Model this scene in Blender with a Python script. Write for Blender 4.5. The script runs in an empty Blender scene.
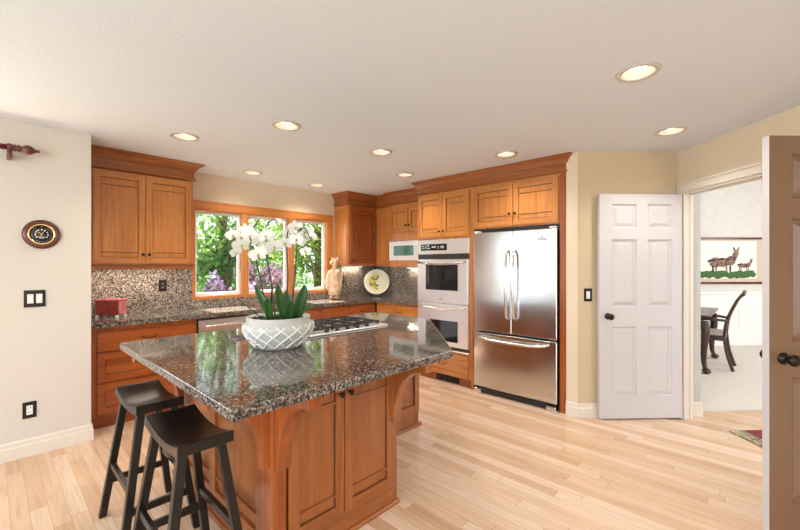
import bpy, bmesh, math, random
from mathutils import Matrix, Vector
random.seed(7)
PI = math.pi
C = bpy.context.scene.collection
S = bpy.context.scene

# ------------------------------------------------------------------ camera
cam_d = bpy.data.cameras.new('camera'); cam = bpy.data.objects.new('camera', cam_d); C.objects.link(cam)
cam.location = (0, 0, 1.40)
cam.rotation_euler = (PI/2, 0, math.radians(43.3-90))
cam_d.sensor_width = 36; cam_d.lens = 17.42
cam_d.clip_start = .05; cam_d.clip_end = 200
S.camera = cam
# ------------------------------------------------------------------ colour management
S.view_settings.view_transform = 'Standard'; S.view_settings.look = 'None'
S.view_settings.gamma = 1; S.view_settings.use_curve_mapping = False
S.view_settings.exposure = 0.32
S.cycles.max_bounces = 8; S.cycles.diffuse_bounces = 4; S.cycles.glossy_bounces = 4
S.cycles.transparent_max_bounces = 12; S.cycles.sample_clamp_indirect = 6
S.cycles.use_denoising = True
# ------------------------------------------------------------------ world
W = bpy.data.worlds.new('sky'); S.world = W; W.use_nodes = True
wn = W.node_tree.nodes; wl = W.node_tree.links; bg = wn['Background']
tc = wn.new('ShaderNodeTexCoord'); sp = wn.new('ShaderNodeSeparateXYZ'); rp = wn.new('ShaderNodeValToRGB')
rp.color_ramp.elements[0].position = 0.48; rp.color_ramp.elements[0].color = (.30, .34, .26, 1)
rp.color_ramp.elements[1].position = 0.53; rp.color_ramp.elements[1].color = (.86, .93, 1, 1)
mr = wn.new('ShaderNodeMapRange'); mr.inputs[1].default_value = -1; mr.inputs[2].default_value = 1
wl.new(tc.outputs['Generated'], sp.inputs[0]); wl.new(sp.outputs[2], mr.inputs[0])
wl.new(mr.outputs[0], rp.inputs[0]); wl.new(rp.outputs[0], bg.inputs[0])
bg.inputs[1].default_value = 2.2
# ------------------------------------------------------------------ sun and daylight through the openings
def sun(el, az, e):
    l = bpy.data.lights.new('sun', 'SUN'); l.energy = e; l.angle = math.radians(.6); l.color = (1, .95, .86)
    o = bpy.data.objects.new('sun', l); C.objects.link(o)
    # az = world angle (deg from +X) the sun stands at
    d = Vector((math.cos(math.radians(az))*math.cos(math.radians(el)), math.sin(math.radians(az))*math.cos(math.radians(el)), math.sin(math.radians(el))))
    o.rotation_euler = d.to_track_quat('Z', 'Y').to_euler(); return o
sun(54, 86, 32.0)
def area(name, loc, target, sx, sy, e, col):
    l = bpy.data.lights.new(name, 'AREA'); l.shape = 'RECTANGLE'; l.size = sx; l.size_y = sy; l.energy = e; l.color = col
    o = bpy.data.objects.new(name, l); C.objects.link(o); o.location = loc
    o.rotation_euler = (Vector(loc)-Vector(target)).to_track_quat('Z', 'Y').to_euler(); return o
area('daylight_patio', (-1.35, 4.02, 1.42), (-1.35, 0, 1.3), 2.4, 1.25, 20, (.86, .94, 1))
area('daylight_rear', (1.0, -3.15, 1.35), (1.0, 0, 1.25), 4.4, 1.7, 62, (.86, .94, 1))
area('daylight_side', (-3.5, 0.2, 1.35), (0, .2, 1.25), 5.0, 1.7, 150, (.86, .94, 1))
area('daylight_dining', (7.3, -2.2, 2.3), (6.0, .8, .3), 2.8, 2.0, 80, (1, .99, .97))

# ------------------------------------------------------------------ materials
def srgb(r, g, b):
    f = lambda c: (c/255/12.92) if c/255 <= .04045 else ((c/255+.055)/1.055)**2.4
    return (f(r), f(g), f(b), 1)
class NT:
    def __init__(s, name):
        s.m = bpy.data.materials.new(name); s.m.use_nodes = True; s.t = s.m.node_tree
        s.p = s.t.nodes['Principled BSDF']
    def n(s, ty, **k):
        o = s.t.nodes.new('ShaderNode'+ty)
        for a, b in k.items(): setattr(o, a, b)
        return o
    def l(s, a, b): s.t.links.new(a, b)
    def math(s, op, a, b=None):
        o = s.n('Math', operation=op)
        for i, v in enumerate((a, b)):
            if v is None: continue
            if isinstance(v, (int, float)): o.inputs[i].default_value = v
            else: s.l(v, o.inputs[i])
        return o.outputs[0]
    def ramp(s, fac, stops, interp='LINEAR'):
        o = s.n('ValToRGB'); cr = o.color_ramp; cr.interpolation = interp
        while len(cr.elements) < len(stops): cr.elements.new(.5)
        for e, (p, c) in zip(cr.elements, stops): e.position = p; e.color = c
        s.l(fac, o.inputs[0]); return o.outputs[0]
    def bump(s, h, strength=.3, dist=.002):
        b = s.n('Bump'); b.inputs['Strength'].default_value = strength; b.inputs['Distance'].default_value = dist
        s.l(h, b.inputs['Height']); s.l(b.outputs[0], s.p.inputs['Normal'])
def plain(name, col, rough=.5, metal=0, var=.04, scale=12, bump=0, coat=0, emit=None, es=1):
    k = NT(name); p = k.p
    c = k.n('TexCoord'); nz = k.n('TexNoise'); nz.inputs['Scale'].default_value = scale; nz.inputs['Detail'].default_value = 4
    k.l(c.outputs['Object'], nz.inputs['Vector'])
    lo = tuple(x*(1-var) for x in col[:3])+(1,); hi = tuple(min(1, x*(1+var)) for x in col[:3])+(1,)
    k.l(k.ramp(nz.outputs[0], [(.3, lo), (.7, hi)]), p.inputs['Base Color'])
    p.inputs['Roughness'].default_value = rough; p.inputs['Metallic'].default_value = metal
    if coat: p.inputs['Coat Weight'].default_value = coat; p.inputs['Coat Roughness'].default_value = .08
    if bump: k.bump(nz.outputs[0], bump)
    if emit: p.inputs['Emission Color'].default_value = emit; p.inputs['Emission Strength'].default_value = es
    return k.m
def wood(name, c1, c2, c3, rough=.3, axis='z', coat=.25):
    k = NT(name); p = k.p
    c = k.n('TexCoord'); mp = k.n('Mapping'); oi = k.n('ObjectInfo')
    sc = {'z': (22, 22, 1.6), 'x': (1.6, 22, 22), 'y': (22, 1.6, 22)}[axis]
    mp.inputs['Scale'].default_value = sc
    off = k.n('CombineXYZ'); r = k.math('MULTIPLY', oi.outputs['Random'], 37.0)
    for i in range(3): k.l(r, off.inputs[i])
    ad = k.n('VectorMath', operation='ADD'); k.l(c.outputs['Object'], ad.inputs[0]); k.l(off.outputs[0], ad.inputs[1])
    k.l(ad.outputs[0], mp.inputs[0])
    nz = k.n('TexNoise'); nz.inputs['Scale'].default_value = 1.0; nz.inputs['Detail'].default_value = 5; nz.inputs['Roughness'].default_value = .6; nz.inputs['Distortion'].default_value = .8
    k.l(mp.outputs[0], nz.inputs['Vector'])
    k.l(k.ramp(nz.outputs[0], [(.25, c1), (.5, c2), (.75, c3)]), p.inputs['Base Color'])
    p.inputs['Roughness'].default_value = rough
    p.inputs['Coat Weight'].default_value = coat; p.inputs['Coat Roughness'].default_value = .15
    k.bump(nz.outputs[0], .06, .001)
    return k.m
def granite(name, scale=150, rough=.06, L=1.0):
    k = NT(name); p = k.p
    c = k.n('TexCoord'); v = k.n('TexVoronoi'); v.inputs['Scale'].default_value = scale
    k.l(c.outputs['Object'], v.inputs['Vector'])
    sx = k.n('SeparateColor'); k.l(v.outputs['Color'], sx.inputs[0])
    col = k.ramp(sx.outputs[0], [(0, (.022*L, .018*L, .016*L, 1)), (.22, (.075*L, .058*L, .047*L, 1)), (.44, (.16*L, .125*L, .10*L, 1)), (.68, (.25*L, .21*L, .17*L, 1)), (.90, (.38*L, .34*L, .30*L, 1))], 'CONSTANT')
    nz = k.n('TexNoise'); nz.inputs['Scale'].default_value = 9; nz.inputs['Detail'].default_value = 6
    k.l(c.outputs['Object'], nz.inputs['Vector'])
    mx = k.n('MixRGB', blend_type='MULTIPLY'); mx.inputs[0].default_value = .6
    k.l(col, mx.inputs[1]); k.l(k.ramp(nz.outputs[0], [(.3, (.6, .58, .56, 1)), (.7, (1, 1, 1, 1))]), mx.inputs[2])
    k.l(mx.outputs[0], p.inputs['Base Color'])
    p.inputs['Roughness'].default_value = rough; p.inputs['IOR'].default_value = 1.6
    return k.m
def floorwood():
    k = NT('oak_strip_floor'); p = k.p
    c = k.n('TexCoord'); s = k.n('SeparateXYZ'); k.l(c.outputs['Object'], s.inputs[0])
    rowf = k.math('DIVIDE', s.outputs[0], .078); row = k.math('FLOOR', rowf)
    w1 = k.n('TexWhiteNoise', noise_dimensions='1D'); k.l(row, w1.inputs['W'])
    yy = k.math('ADD', s.outputs[1], k.math('MULTIPLY', w1.outputs[0], 7.3))
    yf = k.math('DIVIDE', yy, .95); cl = k.math('FLOOR', yf)
    w2 = k.n('TexWhiteNoise', noise_dimensions='2D'); cb = k.n('CombineXYZ'); k.l(row, cb.inputs[0]); k.l(cl, cb.inputs[1]); k.l(cb.outputs[0], w2.inputs['Vector'])
    base = k.ramp(w2.outputs[0], [(0, srgb(202, 166, 134)), (.3, srgb(212, 178, 147)), (.6, srgb(218, 187, 159)), (1, srgb(226, 200, 177))])
    mp = k.n('Mapping'); mp.inputs['Scale'].default_value = (30, 1.8, 1)
    cb2 = k.n('CombineXYZ'); k.l(w2.outputs[0], cb2.inputs[2]); k.l(k.math('MULTIPLY', w2.outputs[0], 20), cb2.inputs[1])
    ad = k.n('VectorMath', operation='ADD'); k.l(c.outputs['Object'], ad.inputs[0]); k.l(cb2.outputs[0], ad.inputs[1]); k.l(ad.outputs[0], mp.inputs[0])
    nz = k.n('TexNoise'); nz.inputs['Detail'].default_value = 6; nz.inputs['Distortion'].default_value = 1.2; nz.inputs['Scale'].default_value = 1.2
    k.l(mp.outputs[0], nz.inputs['Vector'])
    g = k.ramp(nz.outputs[0], [(.25, (.72, .62, .52, 1)), (.55, (1, 1, 1, 1))])
    m1 = k.n('MixRGB', blend_type='MULTIPLY'); m1.inputs[0].default_value = .6; k.l(base, m1.inputs[1]); k.l(g, m1.inputs[2])
    fx = k.math('FRACT', rowf); fy = k.math('FRACT', yf)
    sx = k.math('LESS_THAN', fx, .022); sy = k.math('LESS_THAN', fy, .003)
    sm = k.math('MAXIMUM', sx, sy)
    m2 = k.n('MixRGB'); k.l(k.math('MULTIPLY', sm, .55), m2.inputs[0]); k.l(m1.outputs[0], m2.inputs[1]); m2.inputs[2].default_value = (.22, .12, .06, 1)
    k.l(m2.outputs[0], p.inputs['Base Color'])
    k.l(k.ramp(nz.outputs[0], [(.3, (.26, .26, .26, 1)), (.7, (.2, .2, .2, 1))]), p.inputs['Roughness'])
    k.bump(k.math('SUBTRACT', 1.0, sm), .25, .001)
    return k.m
def glassmat():
    k = NT('window_glass'); t = k.t
    tr = k.n('BsdfTransparent'); gl = k.n('BsdfGlossy'); gl.inputs['Roughness'].default_value = .02
    fr = k.n('Fresnel'); fr.inputs[0].default_value = 1.45; mx = k.n('MixShader')
    ge = k.n('NewGeometry'); k.l(k.math('MULTIPLY', fr.outputs[0], k.math('SUBTRACT', 1.0, ge.outputs['Backfacing'])), mx.inputs[0]); k.l(tr.outputs[0], mx.inputs[1]); k.l(gl.outputs[0], mx.inputs[2])
    k.l(mx.outputs[0], t.nodes['Material Output'].inputs['Surface']); return k.m
def leafmat(name, c1, c2, trans=.45, scale=3, g=1):
    c1 = tuple(v*g for v in c1[:3])+(1,); c2 = tuple(v*g for v in c2[:3])+(1,); k = NT(name); t = k.t
    c = k.n('TexCoord'); nz = k.n('TexNoise'); nz.inputs['Scale'].default_value = scale; nz.inputs['Detail'].default_value = 5
    k.l(c.outputs['Object'], nz.inputs['Vector']); col = k.ramp(nz.outputs[0], [(.35, c1), (.65, c2)])
    k.l(col, k.p.inputs['Base Color']); k.p.inputs['Roughness'].default_value = .45
    tl = k.n('BsdfTranslucent'); k.l(col, tl.inputs[0]); mx = k.n('MixShader'); mx.inputs[0].default_value = trans
    k.l(k.p.outputs[0], mx.inputs[1]); k.l(tl.outputs[0], mx.inputs[2]); k.l(mx.outputs[0], t.nodes['Material Output'].inputs['Surface'])
    return k.m
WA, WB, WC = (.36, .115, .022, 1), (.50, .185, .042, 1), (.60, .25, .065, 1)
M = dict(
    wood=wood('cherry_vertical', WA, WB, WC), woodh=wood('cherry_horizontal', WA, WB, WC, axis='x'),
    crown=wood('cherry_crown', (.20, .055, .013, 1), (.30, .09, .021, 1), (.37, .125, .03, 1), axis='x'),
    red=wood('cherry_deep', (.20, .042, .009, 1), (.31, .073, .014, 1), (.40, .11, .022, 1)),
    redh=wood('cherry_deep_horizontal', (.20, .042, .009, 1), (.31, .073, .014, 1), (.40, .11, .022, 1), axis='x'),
    dark=plain('dark_gap', (.02, .008, .004, 1), .6),
    granite=granite('granite_slab', L=1.0), splash=granite('granite_splash_lit', 135, .16, 1.5),  # splash: same granite, the light on it put into paler colours
    steel=plain('brushed_steel', (.72, .735, .74, 1), .19, 1, .03, 40), steel3=plain('oven_steel', (.80, .79, .785, 1), .36, 1, .02, 40), steel2=plain('bright_steel', (.82, .81, .80, 1), .16, 1, .02, 40),
    blackglass=plain('black_glass', (.012, .012, .014, 1), .05), black=plain('black_plastic', (.016, .015, .015, 1), .35),
    iron=plain('cast_iron', (.012, .012, .013, 1), .45), bronze=plain('oil_rubbed_bronze', (.022, .014, .010, 1), .28, .6),
    white=plain('white_plastic', (.78, .77, .75, 1), .4), paint=plain('white_door_paint', srgb(203, 198, 198), .38, var=.008),
    trim=plain('white_trim_paint', srgb(222, 212, 198), .35, var=.01), tandoor=plain('tan_door', srgb(124, 93, 70), .3, var=.01),
    wall=plain('cream_wall_paint', srgb(208, 200, 188), .85, var=.01, bump=.03, scale=60), wallw=plain('warm_cream_paint', srgb(220, 203, 177), .85, var=.01, bump=.03, scale=60), tan=plain('tan_wall_paint', srgb(205, 183, 152), .85, var=.01, bump=.05, scale=60),
    dining=plain('dining_wall_paint', srgb(214, 210, 204), .85), wains=plain('wainscot_paint', srgb(240, 238, 234), .5),
    grey=plain('pale_grey_paint', srgb(190, 188, 184), .8),
    floor=floorwood(), carpet=plain('cream_carpet', srgb(214, 206, 196), .95, var=.12, scale=160, bump=.8),
    glass=glassmat(), vinyl=plain('white_vinyl', (.75, .75, .73, 1), .35),
    stool=plain('black_stool_lacquer', (.007, .005, .004, 1), .3), 
    brass=plain('brass', (.75, .52, .25, 1), .25, 1), rod=wood('mahogany', (.06, .01, .006, 1), (.11, .02, .012, 1), (.16, .035, .02, 1), axis='x'),
    mahog=wood('dining_mahogany', (.02, .006, .004, 1), (.045, .014, .010, 1), (.08, .024, .016, 1)),
    ceramic=plain('white_ceramic', (.52, .50, .46, 1), .28, var=.03), ceramic2=plain('white_raised_glaze', (.80, .79, .75, 1), .25, var=.02), moss=plain('moss', (.03, .05, .012, 1), .95, var=.6, scale=80, bump=1),
    figurine=plain('tan_plaster', (.62, .42, .27, 1), .55, var=.28, scale=14), cream=plain('cream_glaze', (.74, .70, .52, 1), .2),
    lemon=plain('yellow_glaze', (.62, .50, .08, 1), .25, var=.2), olive=plain('green_glaze', (.13, .17, .03, 1), .25),
    paper=plain('art_paper', (.84, .80, .73, 1), .8), mat=plain('mat_board', (.62, .50, .40, 1), .85), grass_art=plain('painted_grass', (.05, .13, .035, 1), .8, var=.6, scale=40),
    goat=plain('painted_goat', (.25, .15, .11, 1), .8, var=.9, scale=22), goatdark=plain('painted_goat_dark', (.03, .02, .02, 1), .8),
    redbox=plain('red_lacquer', (.20, .012, .012, 1), .3, var=.5, scale=30), redlt=plain('rose_panel', (.55, .16, .16, 1), .35, var=.5, scale=40),
    petal=leafmat('white_petal', (.78, .78, .70, 1), (.88, .87, .82, 1), .25), lip=plain('orchid_lip', (.42, .38, .06, 1), .5),
    bud=leafmat('green_bud', (.25, .32, .05, 1), (.36, .42, .08, 1), .2), stemm=plain('orchid_stem', (.03, .035, .015, 1), .5),
    leaf=leafmat('orchid_leaf', (.02, .075, .012, 1), (.04, .13, .02, 1), .12),
    tree1=leafmat('maple_leaves', (.09, .26, .05, 1), (.36, .62, .16, 1), .5, .8, g=.52), tree2=leafmat('conifer_leaves', (.05, .20, .11, 1), (.28, .52, .34, 1), .45, .8, g=.52),
    tree3=leafmat('lime_leaves', (.16, .34, .03, 1), (.42, .62, .10, 1), .5, .8, g=.52), bark=plain('bark', (.09, .06, .04, 1), .9, bump=.6),
    pink=leafmat('pink_blossom', (.68, .24, .50, 1), (.82, .52, .80, 1), .4, 2, g=.52), purple=leafmat('purple_blossom', (.45, .28, .72, 1), (.76, .62, .90, 1), .4, 2, g=.52),
    lawn=plain('lawn', (.06, .10, .03, 1), .95, var=.4, scale=6), fabric=plain('seat_fabric', (.55, .48, .40, 1), .9), seam=plain('dark_seam', (.05, .02, .008, 1), .7),
    rugred=plain('rug_red', (.20, .02, .022, 1), .95, var=.8, scale=30, bump=.6), rugedge=plain('rug_border', (.28, .24, .15, 1), .95, var=.9, scale=45, bump=.6),
    lampglow=plain('lamp_lens', (.9, .88, .8, 1), .4, emit=(1, .95, .86, 1), es=4), baffle=plain('white_baffle', (.55, .47, .38, 1), .35), ring=plain('satin_trim_ring', (.66, .62, .57, 1), .3, .5),
    lcd=plain('display_marks', (.35, .40, .42, 1), .4), teal=plain('microwave_window', (.05, .16, .13, 1), .06),
    sofa=plain('brown_leather', (.05, .025, .018, 1), .5),
)
def ceilmat():
    k = NT('textured_ceiling'); p = k.p; c = k.n('TexCoord')
    nz = k.n('TexNoise'); nz.inputs['Scale'].default_value = 75; nz.inputs['Detail'].default_value = 3
    k.l(c.outputs['Object'], nz.inputs['Vector']); h = k.ramp(nz.outputs[0], [(.42, (0, 0, 0, 1)), (.58, (1, 1, 1, 1))])
    k.bump(h, .16, .003); p.inputs['Base Color'].default_value = srgb(222, 227, 233); p.inputs['Roughness'].default_value = .9
    return k.m
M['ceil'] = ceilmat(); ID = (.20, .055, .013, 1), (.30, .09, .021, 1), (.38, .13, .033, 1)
M['isl'] = wood('cherry_island_shaded', *ID); M['islh'] = wood('cherry_island_shaded_horizontal', *ID, axis='x')  # island cherry: cabinet tone darkened to carry the shade on it

# ------------------------------------------------------------------ helpers
class MB:
    def __init__(s): s.b = bmesh.new()
    def _mat(s, n0, mi, smooth):
        s.b.faces.ensure_lookup_table()
        for f in s.b.faces[n0:]: f.material_index = mi; f.smooth = smooth
    def box(s, x0, x1, y0, y1, z0, z1, mi=0, mtx=None):
        n0 = len(s.b.faces)
        vs = [Vector(((x0, x1)[i & 1], (y0, y1)[(i >> 1) & 1], (z0, z1)[(i >> 2) & 1])) for i in range(8)]
        if mtx: vs = [mtx @ v for v in vs]
        bv = [s.b.verts.new(v) for v in vs]
        for f in ((0, 2, 3, 1), (4, 5, 7, 6), (0, 1, 5, 4), (2, 6, 7, 3), (0, 4, 6, 2), (1, 3, 7, 5)): s.b.faces.new([bv[i] for i in f])
        s._mat(n0, mi, False); return s
    def prism(s, pts, z0, z1, mi=0, mtx=None, smooth=False):
        n0 = len(s.b.faces); T = mtx or Matrix()
        lo = [s.b.verts.new(T @ Vector((p[0], p[1], z0))) for p in pts]; hi = [s.b.verts.new(T @ Vector((p[0], p[1], z1))) for p in pts]
        n = len(pts); s.b.faces.new(lo[::-1]); s.b.faces.new(hi)
        for i in range(n): s.b.faces.new((lo[i], lo[(i+1) % n], hi[(i+1) % n], hi[i]))
        s._mat(n0, mi, smooth); return s
    def lathe(s, prof, seg=24, mtx=None, mi=0, smooth=True):
        n0 = len(s.b.faces); T = mtx or Matrix(); rings = []
        for r, z in prof:
            if r < 1e-5: rings.append([s.b.verts.new(T @ Vector((0, 0, z)))])
            else: rings.append([s.b.verts.new(T @ Vector((r*math.cos(2*PI*i/seg), r*math.sin(2*PI*i/seg), z))) for i in range(seg)])
        for a, b in zip(rings, rings[1:]):
            for i in range(seg):
                j = (i+1) % seg
                if len(a) == 1 and len(b) == 1: continue
                if len(a) == 1: s.b.faces.new((a[0], b[i], b[j]))
                elif len(b) == 1: s.b.faces.new((a[i], a[j], b[0]))
                else: s.b.faces.new((a[i], a[j], b[j], b[i]))
        s._mat(n0, mi, smooth); return s
    def tube(s, pts, r, seg=8, mi=0, flat=1.0, cap=True):
        n0 = len(s.b.faces); pts = [Vector(p) for p in pts]; rings = []
        rr = r if isinstance(r, (list, tuple)) else [r]*len(pts)
        up = Vector((0, 0, 1)); prev = None
        for i, p in enumerate(pts):
            d = (pts[min(i+1, len(pts)-1)]-pts[max(i-1, 0)]).normalized()
            if prev is None:
                a = d.cross(up)
                if a.length < .1: a = d.cross(Vector((1, 0, 0)))
                a.normalize()
            else: a = (prev-d*prev.dot(d)).normalized()
            prev = a; b = d.cross(a)
            rings.append([s.b.verts.new(p+rr[i]*(a*math.cos(2*PI*k/seg)+flat*b*math.sin(2*PI*k/seg))) for k in range(seg)])
        for a, b in zip(rings, rings[1:]):
            for i in range(seg): s.b.faces.new((a[i], a[(i+1) % seg], b[(i+1) % seg], b[i]))
        if cap: s.b.faces.new(rings[0][::-1]); s.b.faces.new(rings[-1])
        s._mat(n0, mi, seg > 4); return s
    def ellip(s, c, r, mi=0, seg=16, mtx=None):
        n = seg//2; prof = [(math.sin(PI*i/n), -math.cos(PI*i/n)) for i in range(n+1)]
        T = (mtx or Matrix()) @ Matrix.Translation(c) @ Matrix.Diagonal((*r, 1)); return s.lathe([(max(a, 0), b) for a, b in prof], seg, T, mi)
    def sweep(s, path, prof, mi=0, closed=False):
        # path: 2D polyline, outward = right-hand side of travel; prof: (offset, z)
        n0 = len(s.b.faces); P = [Vector(p) for p in path]; n = len(P); nor = []
        seg = [(P[(i+1) % n]-P[i]).normalized() for i in range(n if closed else n-1)]
        out = [Vector((d.y, -d.x)) for d in seg]
        for i in range(n):
            if closed: a, b = out[i-1], out[i]
            else: a, b = out[max(i-1, 0)], out[min(i, n-2)]
            m = (a+b)/(1+a.dot(b)); nor.append(m)
        rings = [[s.b.verts.new(Vector((*(P[i]+nor[i]*o), z))) for o, z in prof] for i in range(n)]
        k = len(prof)
        for i in range(n if closed else n-1):
            a, b = rings[i], rings[(i+1) % n]
            for j in range(k): s.b.faces.new((a[j], b[j], b[(j+1) % k], a[(j+1) % k]))
        if not closed: s.b.faces.new(rings[0]); s.b.faces.new(rings[-1][::-1])
        s._mat(n0, mi, False); return s
    def build(s, name, mats, parent=None, bevel=0, loc=None, auto=False, kind=None, label=None, sub=0):
        bmesh.ops.recalc_face_normals(s.b, faces=s.b.faces)
        me = bpy.data.meshes.new(name); s.b.to_mesh(me); s.b.free()
        for m in (mats if isinstance(mats, (list, tuple)) else [mats]): me.materials.append(M[m])
        o = bpy.data.objects.new(name, me); C.objects.link(o)
        if parent: o.parent = parent
        if loc: o.location = loc
        if bevel:
            md = o.modifiers.new('bevel', 'BEVEL'); md.width = bevel; md.segments = 2; md.limit_method = 'ANGLE'; md.angle_limit = .7; md.harden_normals = False
        if sub: md = o.modifiers.new('sub', 'SUBSURF'); md.levels = sub; md.render_levels = sub
        if kind: o['kind'] = kind
        if label: o['label'] = label
        return o
def thing(name, label, cat, loc=(0, 0, 0), rot=0, group=None):
    o = bpy.data.objects.new(name, None); C.objects.link(o); o.location = loc; o.rotation_euler = (0, 0, rot); o.empty_display_size = .1
    o['label'] = label; o['category'] = cat
    if group: o['group'] = group
    return o
def tag(o, label, cat, group=None):
    o['label'] = label; o['category'] = cat
    if group: o['group'] = group
    return o
def st(name, mb, mats, parent=None, bevel=0, loc=None, rot=0):
    o = mb.build(name, mats, parent, bevel)
    if loc: o.location = loc
    if rot: o.rotation_euler = (0, 0, rot)
    if not parent: o['kind'] = 'structure'
    return o
def sroot(name, loc=(0, 0, 0), rot=0):
    o = bpy.data.objects.new(name, None); C.objects.link(o); o.location = loc; o.rotation_euler = (0, 0, rot); o['kind'] = 'structure'; return o
def dup(root, loc=None, rot=None, label=None, group=None):
    r = root.copy(); C.objects.link(r)
    if loc: r.location = loc
    if rot is not None: r.rotation_euler = (0, 0, rot)
    if label: r['label'] = label
    if group: r['group'] = group
    for ch in list(root.children):
        c = ch.copy(); C.objects.link(c); c.parent = r
        for g in list(ch.children):
            d = g.copy(); C.objects.link(d); d.parent = c
    return r
def punch(o, cutters):
    """cut holes into o with temporary solids, then apply"""
    cs = []
    for mb in cutters:
        bmesh.ops.recalc_face_normals(mb.b, faces=mb.b.faces)
        me = bpy.data.meshes.new('c'); mb.b.to_mesh(me); mb.b.free(); c = bpy.data.objects.new('c', me); C.objects.link(c); cs.append(c)
        md = o.modifiers.new('cut', 'BOOLEAN'); md.operation = 'DIFFERENCE'; md.object = c; md.solver = 'EXACT'
    bpy.context.view_layer.update(); dg = bpy.context.evaluated_depsgraph_get()
    me = bpy.data.meshes.new_from_object(o.evaluated_get(dg)); o.modifiers.clear(); o.data = me
    for c in cs: bpy.data.objects.remove(c)
RX = Matrix.Rotation(PI/2, 4, 'X')      # lathe axis -> -y (pointing at the viewer)
def T(x, y, z): return Matrix.Translation((x, y, z))
def uv(u, v): return ((u+v)/2**.5, (u-v)/2**.5)
ROT_R = -PI/2; ROT_D = -PI/4

# ------------------------------------------------------------------ structure: floor, ceiling, walls
st('floor', MB().box(-3.8, 9.6, -5.5, 5.0, -.1, 0), 'floor')
LIGHTS = [(2.403, .499), (3.628, .531), (3.319, 1.765), (3.275, 3.01), (1.518, 2.595), (2.471, 2.571), (1.087, 3.412), (2.028, 4.192), (2.92, 4.237)]
V0, V1 = 2.68, 2.755       # doorway wall between these v
a0 = uv(8, V1); a1 = uv(-2.2, V1)
cl = st('ceiling', MB().prism([(-3.8, -3.4), (a1[0], -3.4), (a1[0]+0, a1[1]), (uv(3.53, V1)), (4.9, uv(3.53, V1)[1]), (4.9, 5.0), (-3.8, 5.0)], 2.44, 2.64), 'ceil')
punch(cl, [MB().lathe([(0, 2.40), (.082, 2.40), (.082, 2.60), (0, 2.60)], 32, T(x, y, 0)) for x, y in LIGHTS])
# left wall with the patio opening at its far left
m = MB(); m.box(0.0, .560, 3.93, 4.75, 0, 2.44); m.box(-2.6, 0, 3.93, 4.08, 2.1, 2.44); m.box(-2.6, 0, 3.93, 4.08, 0, .75); m.box(-3.8, -2.6, 3.93, 4.08, 0, 2.44)
st('wall_left', m, 'wall')
m = MB(); m.box(.560, 1.56, 4.63, 4.75, 0, 2.44); m.box(1.56, 3.37, 4.63, 4.75, 0, 1.03); m.box(1.56, 3.37, 4.63, 4.75, 2.03, 2.44); m.box(3.37, 4.5, 4.63, 4.75, 0, 2.44)
st('wall_back', m, 'wallw')
st('wall_right', MB().box(4.36, 4.48, 1.29, 4.63, 0, 2.44), 'wall')
st('wall_column', MB().box(3.71, 4.36, 1.25, 1.355, 0, 2.44), 'wallw')
UD = 3.508; c0 = (3.71, 2**.5*UD-3.71); c1 = uv(UD, V0); q1 = uv(UD+.11, V0); q0 = (3.71+.10, 1.28)
vc = (c0[0]-c0[1])/2**.5
st('wall_diagonal', MB().prism([uv(UD, vc+.0), uv(UD, V0), uv(UD+.1, V0), uv(UD+.1, vc+.05), (3.80, 1.25), (3.71, 1.25)], 0, 2.44), 'tan')
# doorway wall: far stub, header and the part towards the camera
DU0, DU1 = 1.86, 3.44
m = MB(); R45 = Matrix.Rotation(PI/4, 4, 'Z')     # local x = u, local y = -v
m.box(DU1, UD+.1, -V1, -V0, 0, 2.44, mtx=R45); m.box(DU0, DU1, -V1, -V0, 2.06, 2.44, mtx=R45); m.box(-2.2, DU0, -V1, -V0, 0, 2.44, mtx=R45)
st('wall_doorway', m, 'wallw')
m = MB(); m.box(UD, UD+.1, -2.895, -V1, 0, 3.2, mtx=R45)
st('wall_hall_stub', m, 'grey')
m = MB(); m.box(6.50, 6.62, -9, -2.9, 0, 3.2, mtx=R45); st('wall_dining_back', m, 'dining')
m = MB(); m.box(UD+.1, 6.50, -2.895, -2.80, 0, 3.2, mtx=R45); st('wall_dining_left', m, 'dining')
m = MB(); m.box(-2.2, 6.6, -9, -2.76, 3.2, 3.3, mtx=R45); st('ceiling_dining', m, 'ceil')
m = MB(); m.box(-2.2, 6.6, -9.1, -9, 0, 3.3, mtx=R45); st('wall_dining_right', m, 'dining')
m = MB(); m.box(-3.8, -1.4, -3.42, -3.3, 0, 2.44); m.box(-1.4, 3.4, -3.42, -3.3, 0, .3); m.box(-1.4, 3.4, -3.42, -3.3, 2.38, 2.44); m.box(3.4, 5, -3.42, -3.3, 0, 2.44); st('wall_rear', m, 'wall')
m = MB(); m.box(-3.8, -3.66, -3.3, -2.4, 0, 2.44); m.box(-3.8, -3.66, -2.4, 2.8, 0, .3); m.box(-3.8, -3.66, -2.4, 2.8, 2.38, 2.44); m.box(-3.8, -3.66, 2.8, 3.93, 0, 2.44); st('wall_side', m, 'wall')
st('added_dark_panel', MB().box(-3.6, -.12, 3.90, 3.929, 0, .75), 'mahog'); st('added_dark_panel_side', MB().box(-3.659, -3.63, -3.2, 3.89, 0, .45), 'mahog')  # unseen dark panels added so the refrigerator's lower half reflects dark
# baseboards
BB = [(0, 0), (.014, 0), (.014, .085), (.010, .092), (.010, .118), (.004, .13), (0, .13)]
st('baseboard_left', MB().sweep([(0, 3.93), (.560, 3.93), (.560, 4.04)], BB), 'trim')
st('baseboard_column', MB().sweep([(3.71, 1.355), c0, uv(UD, V0)], BB), 'trim')
st('baseboard_doorway', MB().sweep([uv(UD, V0), uv(3.52, V0)], BB), 'trim')
st('baseboard_hall', MB().sweep([uv(UD, V1+.02), uv(UD, 2.895), uv(UD+.1, 2.895)], BB), 'trim')
st('baseboard_dining', MB().sweep([uv(6.5, 2.90), uv(6.5, 9)], [(a, b*1.2) for a, b in BB]), 'wains')
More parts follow.
